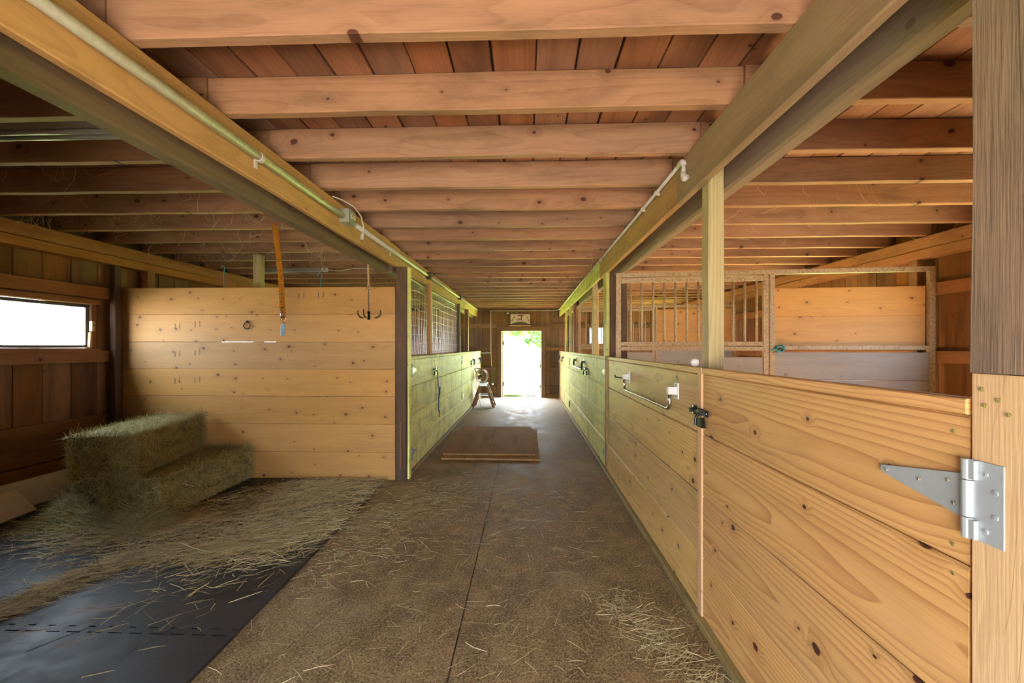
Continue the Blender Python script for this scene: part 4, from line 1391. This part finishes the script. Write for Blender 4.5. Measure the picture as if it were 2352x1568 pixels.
LIT = [((-2.9, 3.05), (-1.6, 4.25), .28, .30), ((-2.1, 3.0), (-1.35, 3.5), .22, .20), ((-2.4, 4.1), (-1.55, 4.35), .16, .10),
       ((-2.75, 2.10), (-2.62, 2.70), .055, .12), ((-2.7, 2.75), (-1.75, 2.95), .10, .10), ((-3.2, 3.25), (-2.7, 3.3), .10, .10),
       ((-3.9, 3.35), (-3.0, 2.95), .16, .06), ((-2.2, 2.5), (-1.7, 2.7), .3, .02)]
Q = scatter(LIT, 15500, None, '', '', None)
keep = (Q[:, 0] > -4.3) & (Q[:, 1] < 4.46) & (Q[:, 0] < -1.43 + 0) & ~((Q[:, 0] < -2.9) & (Q[:, 1] > 3.36))
Q = Q[keep]
n = len(Q)
ang = rng.normal(.55, .7, n)
D = np.stack([np.cos(ang), np.sin(ang), rng.normal(0, .05, n)], 1)
D = unit(D)
ln = rng.gamma(4, .022, n) + .03
P = np.stack([Q[:, 0], Q[:, 1], .024 + rng.gamma(1.5, .004, n) + np.abs(D[:, 2]) * ln * .5], 1)
Nn = unit(np.stack([rng.normal(0, .4, n), rng.normal(0, .4, n), np.ones(n)], 1))
o = blades(n, (P, D, Nn), ln, rng.uniform(.0022, .0050, n), rng.normal(0, .010, n), 'straw', 'loose_hay')
tag(o, 'loose hay strewn over the black rubber mats by the bales', 'hay')
n = 5200
tt = rng.uniform(0, 1, n)
dist = np.abs(rng.normal(0, .15, n))
Qx = -3.82 + tt * 1.05
Qy = 3.46 - .13 * tt - dist
ang = rng.normal(.6, .9, n)
D = unit(np.stack([np.cos(ang), np.sin(ang), rng.normal(0, .30, n)], 1))
ln = rng.gamma(4, .019, n) + .03
hh = np.clip(.17 * (1 - dist / .30), .01, None) * (.55 + .45 * np.sin(tt * 9 + 1)) * rng.uniform(.2, 1, n)
P = np.stack([Qx, Qy, .024 + hh + np.abs(D[:, 2]) * ln * .5], 1)
Nn = unit(np.stack([rng.normal(0, .5, n), rng.normal(-.5, .5, n), np.ones(n)], 1))
o = blades(n, (P, D, Nn), ln, rng.uniform(.002, .0045, n), rng.normal(0, .010, n), 'hay', 'hay_heap')
tag(o, 'heap of loose greenish hay spilled at the near ends of the bales', 'hay')
AIS = [((-1.35, 3.2), (-.75, 4.3), .22, .34), ((-1.4, 2.6), (-.9, 3.2), .18, .14), ((-.7, 3.3), (.3, 4.2), .4, .12), ((.45, 2.45), (.80, 1.75), .075, .14),
       ((-1.1, 1.3), (.7, 1.7), .45, .07), ((-1.1, 2.2), (.7, 2.8), .5, .10), ((-.9, 4.6), (.6, 5.2), .4, .06), ((-.2, 6), (.2, 10), .6, .03)]
Q = scatter(AIS, 5200, None, '', '', None)
keep = (Q[:, 0] > -1.39) & (Q[:, 0] < .845) & (Q[:, 1] > .7) & ~((Q[:, 0] < -1.2) & (Q[:, 1] > 4.45)) & ~((np.abs(Q[:, 0] + .48) < .72) & (np.abs(Q[:, 1] - 6.4) < 1.15))
Q = Q[keep]
n = len(Q)
ang = rng.normal(.3, .9, n)
D = unit(np.stack([np.cos(ang), np.sin(ang), rng.normal(0, .03, n)], 1))
ln = rng.gamma(4, .016, n) + .02
P = np.stack([Q[:, 0], Q[:, 1], .002 + rng.gamma(1.2, .002, n) + np.abs(D[:, 2]) * ln * .5], 1)
Nn = unit(np.stack([rng.normal(0, .4, n), rng.normal(0, .4, n), np.ones(n)], 1))
o = blades(n, (P, D, Nn), ln, rng.uniform(.0014, .0030, n), rng.normal(0, .006, n), 'straw', 'straw_litter')
tag(o, 'thin straw scattered over the brown concrete aisle', 'straw')
# chaff dust: very short bits all over the aisle
n = 16000
Qx, Qy = rng.uniform(-1.38, .84, n), rng.uniform(.8, 6.5, n)
ang = rng.uniform(0, 6.28, n)
D = np.stack([np.cos(ang), np.sin(ang), np.zeros(n)], 1)
P = np.stack([Qx, Qy, np.full(n, .0025)], 1)
ok = ~((np.abs(Qx + .48) < .70) & (np.abs(Qy - 6.4) < 1.1)) & ~((Qx < -1.2) & (Qy > 4.45))
P, D = P[ok], D[ok]
n = len(P)
o = blades(n, (P, D, np.tile([[0, 0, 1.]], (n, 1))), rng.uniform(.004, .016, n), rng.uniform(.001, .0025, n), rng.normal(0, .001, n), 'straw', 'chaff')
tag(o, 'fine pale chaff bits spread over the aisle floor', 'chaff')

# ------------------------------------------------------------------ rubber mats with interlocking teeth
def teeth(x0, x1, y, amp=.022, per=.104):
    pts = []
    x, s = x0, 1
    while x < x1 - .02:
        pts.append((x + .008 * s, y + amp * s))
        nx = min(x + per / 2, x1)
        pts.append((nx - .008 * s, y + amp * s))
        x, s = nx, -s
    return pts


SEAM = 2.06
tline = teeth(-4.36, -1.412, SEAM)
m = MB().prism([(-4.375, YN + .3), (-1.36, YN + .3), (-1.408, SEAM)] + [(a, b - .0035) for a, b in reversed(tline)] + [(-4.375, SEAM)], 'z', .001, .019)
tag(m.build('rubber_mat', 'rubber'), 'black rubber floor mat nearest the camera, toothed far edge', 'mat', 'interlocking rubber mats')
m = MB().prism([(-4.375, SEAM + .004)] + [(a, b + .0035) for a, b in tline] + [(-1.412, SEAM + .004), (-1.47, 4.50), (-4.30, 4.50)], 'z', .001, .0195)
tag(m.build('rubber_mat', 'rubber'), 'black rubber floor mat under the hay bales', 'mat', 'interlocking rubber mats')

# white panels by the left wall
w1 = thing('wallboard_offcut', 'long white panel leaning low along the left wall behind the bales', 'panel', (WL + .06, 3.4, 0))
Sp = Matrix.Translation(Vector((WL + .115, 3.35, .021))) @ Matrix.Rotation(R(-14), 4, 'Y')
m = MB().box(-.006, .006, -.9, .85, 0, .235, Sp)
m.build('sheet', 'whiteboard', w1)
w3 = thing('wallboard_offcut', 'second white panel leaning flatter in front of the long one', 'panel', (WL + .2, 3.0, 0))
Sp = Matrix.Translation(Vector((-4.095, 3.15, .021))) @ Matrix.Rotation(R(-44), 4, 'Y') @ Matrix.Rotation(R(4), 4, 'X')
MB().box(-.006, .006, -.8, .36, 0, .235, Sp).build('sheet', 'whiteboard', w3)

# plywood sheets on the aisle floor
t = thing('plywood_sheet', 'brown plywood sheet on top of the other on the aisle floor', 'board', (-.45, 6.5, .02))
plank('sheet', 'ply', t, -1.085, .085, 5.52, 7.40, .028, .049, 'y', 'x', jit=.006, tilt=R(-.8))
t = thing('plywood_sheet', 'lower plywood sheet showing along the near and right edges', 'board', (-.4, 6.4, 0))
plank('sheet', 'ply', t, -1.06, .155, 5.36, 7.30, .003, .025, 'y', 'x', jit=.006, tilt=R(.3))

# ------------------------------------------------------------------ step ladder
sl = thing('step_ladder', 'short wooden step ladder with aluminium top by the far left panel', 'ladder', (-1.02, 10.25, 0))
TX, TY, TZ = -1.02, 10.25, .56
MB().box(TX - .085, TX + .085, TY - .17, TY + .17, TZ - .018, TZ + .004).box(TX - .09, TX + .09, TY - .175, TY - .165, TZ - .065, TZ + .004).build('top_step', 'alu', sl)
for sy in (-1, 1):
    MB().bar((TX - .06, TY + .13 * sy, TZ - .02), (TX - .245, TY + .20 * sy, .004), .028, .075, (1, 0, .3)).build('leg', 'redpost', sl)
    MB().bar((TX + .06, TY + .13 * sy, TZ - .02), (TX + .245, TY + .19 * sy, .004), .028, .06, (1, 0, .3)).build('leg', 'redpost', sl)
    MB().bar((TX - .15, TY + .165 * sy, .285), (TX + .15, TY + .158 * sy, .275), .012, .022).build('spreader', 'alu', sl)
MB().box(TX - .215, TX - .105, TY - .155, TY + .155, .275, .296).build('step', 'alu', sl)
MB().bar((TX + .13, TY - .145, .33), (TX + .13, TY + .145, .33), .02, .03).build('rear_brace', 'alu', sl)
MB().bar((TX + .21, TY - .165, .09), (TX + .21, TY + .165, .09), .02, .03).build('rear_brace', 'alu', sl)

# barn fan on the left panel
fn = thing('barn_fan', 'round rust-brown barn fan hung on the last left panel', 'fan', (-1.08, 10.62, .70))
FM = Matrix.Translation(Vector((-1.105, 10.60, .70))) @ Matrix.Rotation(R(-32), 4, 'Z') @ Matrix.Rotation(R(90), 4, 'X')
Rf = .165
m = MB()
pr = [FM @ Vector((Rf * math.cos(a), Rf * math.sin(a), z)) for z in (-.05, .05) for a in [2 * math.pi * k / 28 for k in range(28)]]
pi_ = [FM @ Vector(((Rf - .012) * math.cos(a), (Rf - .012) * math.sin(a), z)) for z in (-.05, .05) for a in [2 * math.pi * k / 28 for k in range(28)]]
fs = []
for k in range(28):
    j = (k + 1) % 28
    fs += [(k, j, 28 + j, 28 + k), (56 + j, 56 + k, 84 + k, 84 + j), (k, 56 + k, 56 + j, j), (28 + j, 84 + j, 84 + k, 28 + k)]
m.add(pr + pi_, fs)
m.build('shroud', 'fan', fn, smooth=False)
m = MB()
for rr_ in (.05, .085, .12):
    for zz in (-.048, .048):
        m.tube([FM @ Vector((rr_ * math.cos(a), rr_ * math.sin(a), zz)) for a in [2 * math.pi * k / 20 for k in range(21)]], .0018, 4, False)
for k in range(10):
    a = 2 * math.pi * k / 10
    for zz in (-.048, .048):
        m.tube([FM @ Vector((.02 * math.cos(a), .02 * math.sin(a), zz)), FM @ Vector(((Rf - .008) * math.cos(a), (Rf - .008) * math.sin(a), zz))], .0018, 4, False)
m.build('grille', 'wire', fn)
for k in range(4):
    a = 2 * math.pi * k / 4 + .4
    pts = []
    for (r1, w_) in ((.03, .02), (.08, .05), (.135, .055)):
        for s in (-1, 1):
            pts.append(FM @ Vector((r1 * math.cos(a) - s * w_ * math.sin(a), r1 * math.sin(a) + s * w_ * math.cos(a), s * w_ * .35)))
    bl_ = MB().add(pts, [(0, 1, 3, 2), (2, 3, 5, 4)]).build('blade', 'fan', fn, recal=False)
    bl_.modifiers.new('thickness', 'SOLIDIFY').thickness = .002
MB().tube([FM @ Vector((0, 0, -.04)), FM @ Vector((0, 0, .04))], .032, 12).build('hub', 'iron', fn)
m = MB()
m.bar(FM @ Vector((-Rf, 0, 0)), (XL + .01, 10.68, .86), .02, .02)
m.bar((XL + .012, 10.62, .86), (XL + .012, 10.95, .86), .02, .05)
m.bar(FM @ Vector((0, Rf, 0)), (XL + .01, 10.80, .88), .02, .02)
m.build('bracket', 'black', fn)
m = MB()
m.tube([(-1.235, 10.58, .62), (-1.24, 10.55, .45), (-1.20, 10.45, .25), (-1.12, 10.25, .12), (-1.08, 10.10, .02), (-.98, 9.95, .008), (-.82, 9.92, .008), (-.76, 10.02, .008), (-.9, 9.80, .008), (-1.15, 9.78, .008), (-1.24, 9.86, .008)], .006, 6)
tag(m.build('cord', 'cable', fn), None)

# ------------------------------------------------------------------ cobwebs with dust strands
m = MB()
rr = random.Random(5)
for i in range(190):
    zone = rr.random()
    if zone < .5:
        x_, y_ = rr.uniform(-4.2, -1.7), rr.choice([3.39, 3.86, 4.35, 4.82, 5.30]) + .02
    elif zone < .7:
        x_, y_ = rr.uniform(-4.2, -1.7), rr.choice([2.48, 2.95, 3.39])
    elif zone < .85:
        x_, y_ = rr.uniform(.7, .87), rr.uniform(4.0, 10)
    else:
        x_, y_ = rr.uniform(1.2, 3.7), rr.choice([2.95, 3.39, 3.86, 4.35])
    z_ = ZJ
    h = abs(rr.gauss(.05, .06)) + .015
    w_ = rr.gauss(0, .07)
    pts = [(x_, y_, z_), (x_ + w_ * .3 + rr.gauss(0, .01), y_ + rr.gauss(0, .01), z_ - h * .55), (x_ + w_, y_ + rr.gauss(0, .03), z_ - h)]
    if rr.random() < .3:
        pts.append((x_ + w_ * 1.7, y_ + .03, z_ - h * .3))
    m.tube(pts, rr.uniform(.0006, .0016), 4, False)
o = m.build('cobwebs', 'web', recal=False)
tag(o, 'dusty cobweb strands hanging under the ceiling joists', 'cobweb', kind='stuff')

# ------------------------------------------------------------------ outdoors
def leaf_cloud(n, c, rad, size, mat, name, parent=None):
    u = unit(rng.normal(0, 1, (n, 3)))
    r_ = rng.uniform(.25, 1, n)[:, None] ** .6
    lump = 1 + .35 * np.sin(u[:, :1] * 5 + u[:, 2:] * 4 + c[0])
    P = np.array(c)[None] + u * r_ * lump * np.array(rad)[None]
    D = unit(rng.normal(0, 1, (n, 3)))
    N2 = unit(rng.normal(0, 1, (n, 3)) + np.array([[0, 0, 1.2]]))
    return blades(n, (P, D, N2), rng.uniform(.6, 1.2, n) * size, rng.uniform(.5, .8, n) * size, rng.normal(0, size * .1, n), mat, name, parent)


def tree(label, x, y, h, crown, leaves, size, mat='paleleaf'):
    t = thing('leafy_tree', label, 'tree', (x, y, 0))
    S = root_matrix(t)
    MB().tube([(0, 0, -.05), (.05, 0, h * .4), (-.05, .1, h * .75), (0, 0, h)], [.22, .16, .10, .03], 9).build('trunk', 'leafless', t, local=True)
    for (cx, cy, cz, r_) in crown:
        leaf_cloud(int(leaves * r_), (cx, cy, cz), (r_, r_, r_ * .75), size, mat, 'foliage', t)
    return t


tree('leafy maple with low branches right of the far doorway', 2.2, 25.0, 6.5, [(-1.55, -.2, 1.75, .50), (-2.15, -.3, 1.75, .30), (-1.1, .2, 2.1, .6), (-2.9, .3, 2.25, .32), (-1.9, .4, 2.35, .5), (.3, -.4, 3.0, 1.2), (.2, 0, 4.4, 2.2), (1.5, .5, 4.2, 1.8)], 520, .12, 'leaf')
tree('paler distant tree seen through the far doorway', -2.0, 52.0, 9.0, [(0, 0, 5.5, 2.6), (-1.5, 0, 3.6, 1.8), (1.6, 0, 3.8, 1.9)], 420, .3)
tree('distant tree behind the maple', 4.0, 60.0, 10.0, [(0, 0, 6, 3.0), (-2.2, 0, 4.0, 2.0), (2.2, 0, 4.0, 2.2)], 420, .3)
tree('broad tree beyond the yard on the left side', -9.0, 34.0, 9.0, [(0, 0, 6, 3.0), (2.2, -1, 4.0, 2.0), (-2.2, 0, 4.2, 2.2)], 420, .3)
tree('broad tree beyond the yard on the right side', 10.5, 36.0, 9.0, [(0, 0, 6, 3.0), (-2.2, -1, 4.0, 2.0), (2.2, 0, 4.2, 2.2)], 420, .3)
n = 1600
Qx = rng.normal(-.45, .16, n)
Qy = rng.normal(12.62, .10, n)
ok = (Qy > 12.33) & (Qx > -.68)
P = np.stack([Qx, Qy, np.full(n, -.02)], 1)[ok]
n = len(P)
D = unit(np.stack([rng.normal(0, .35, n), rng.normal(0, .35, n), np.ones(n)], 1))
o = blades(n, (P, D, unit(rng.normal(0, 1, (n, 3)) * (1, 1, .1))), rng.uniform(.05, .13, n), rng.uniform(.006, .010, n), rng.normal(0, .01, n), 'grassblade', 'grass')
tag(o, 'tuft of green grass at the far door sill', 'grass')
gt = thing('boot_grate', 'small metal boot grate on the ground outside the far door', 'grate', (.0, 12.75, -.06))
m = MB().box(-.14, .26, 12.52, 12.54, -.06, -.02).box(-.14, .26, 12.90, 12.92, -.06, -.02)
m.build('frame', 'iron', gt)
for k in range(9):
    MB().box(-.13 + k * .046, -.118 + k * .046, 12.54, 12.90, -.055, -.022).build('bar', 'iron', gt)
print('objects', len(bpy.data.objects), 'tris', sum(len(o.data.polygons) for o in bpy.data.objects if o.type == 'MESH') * 2)
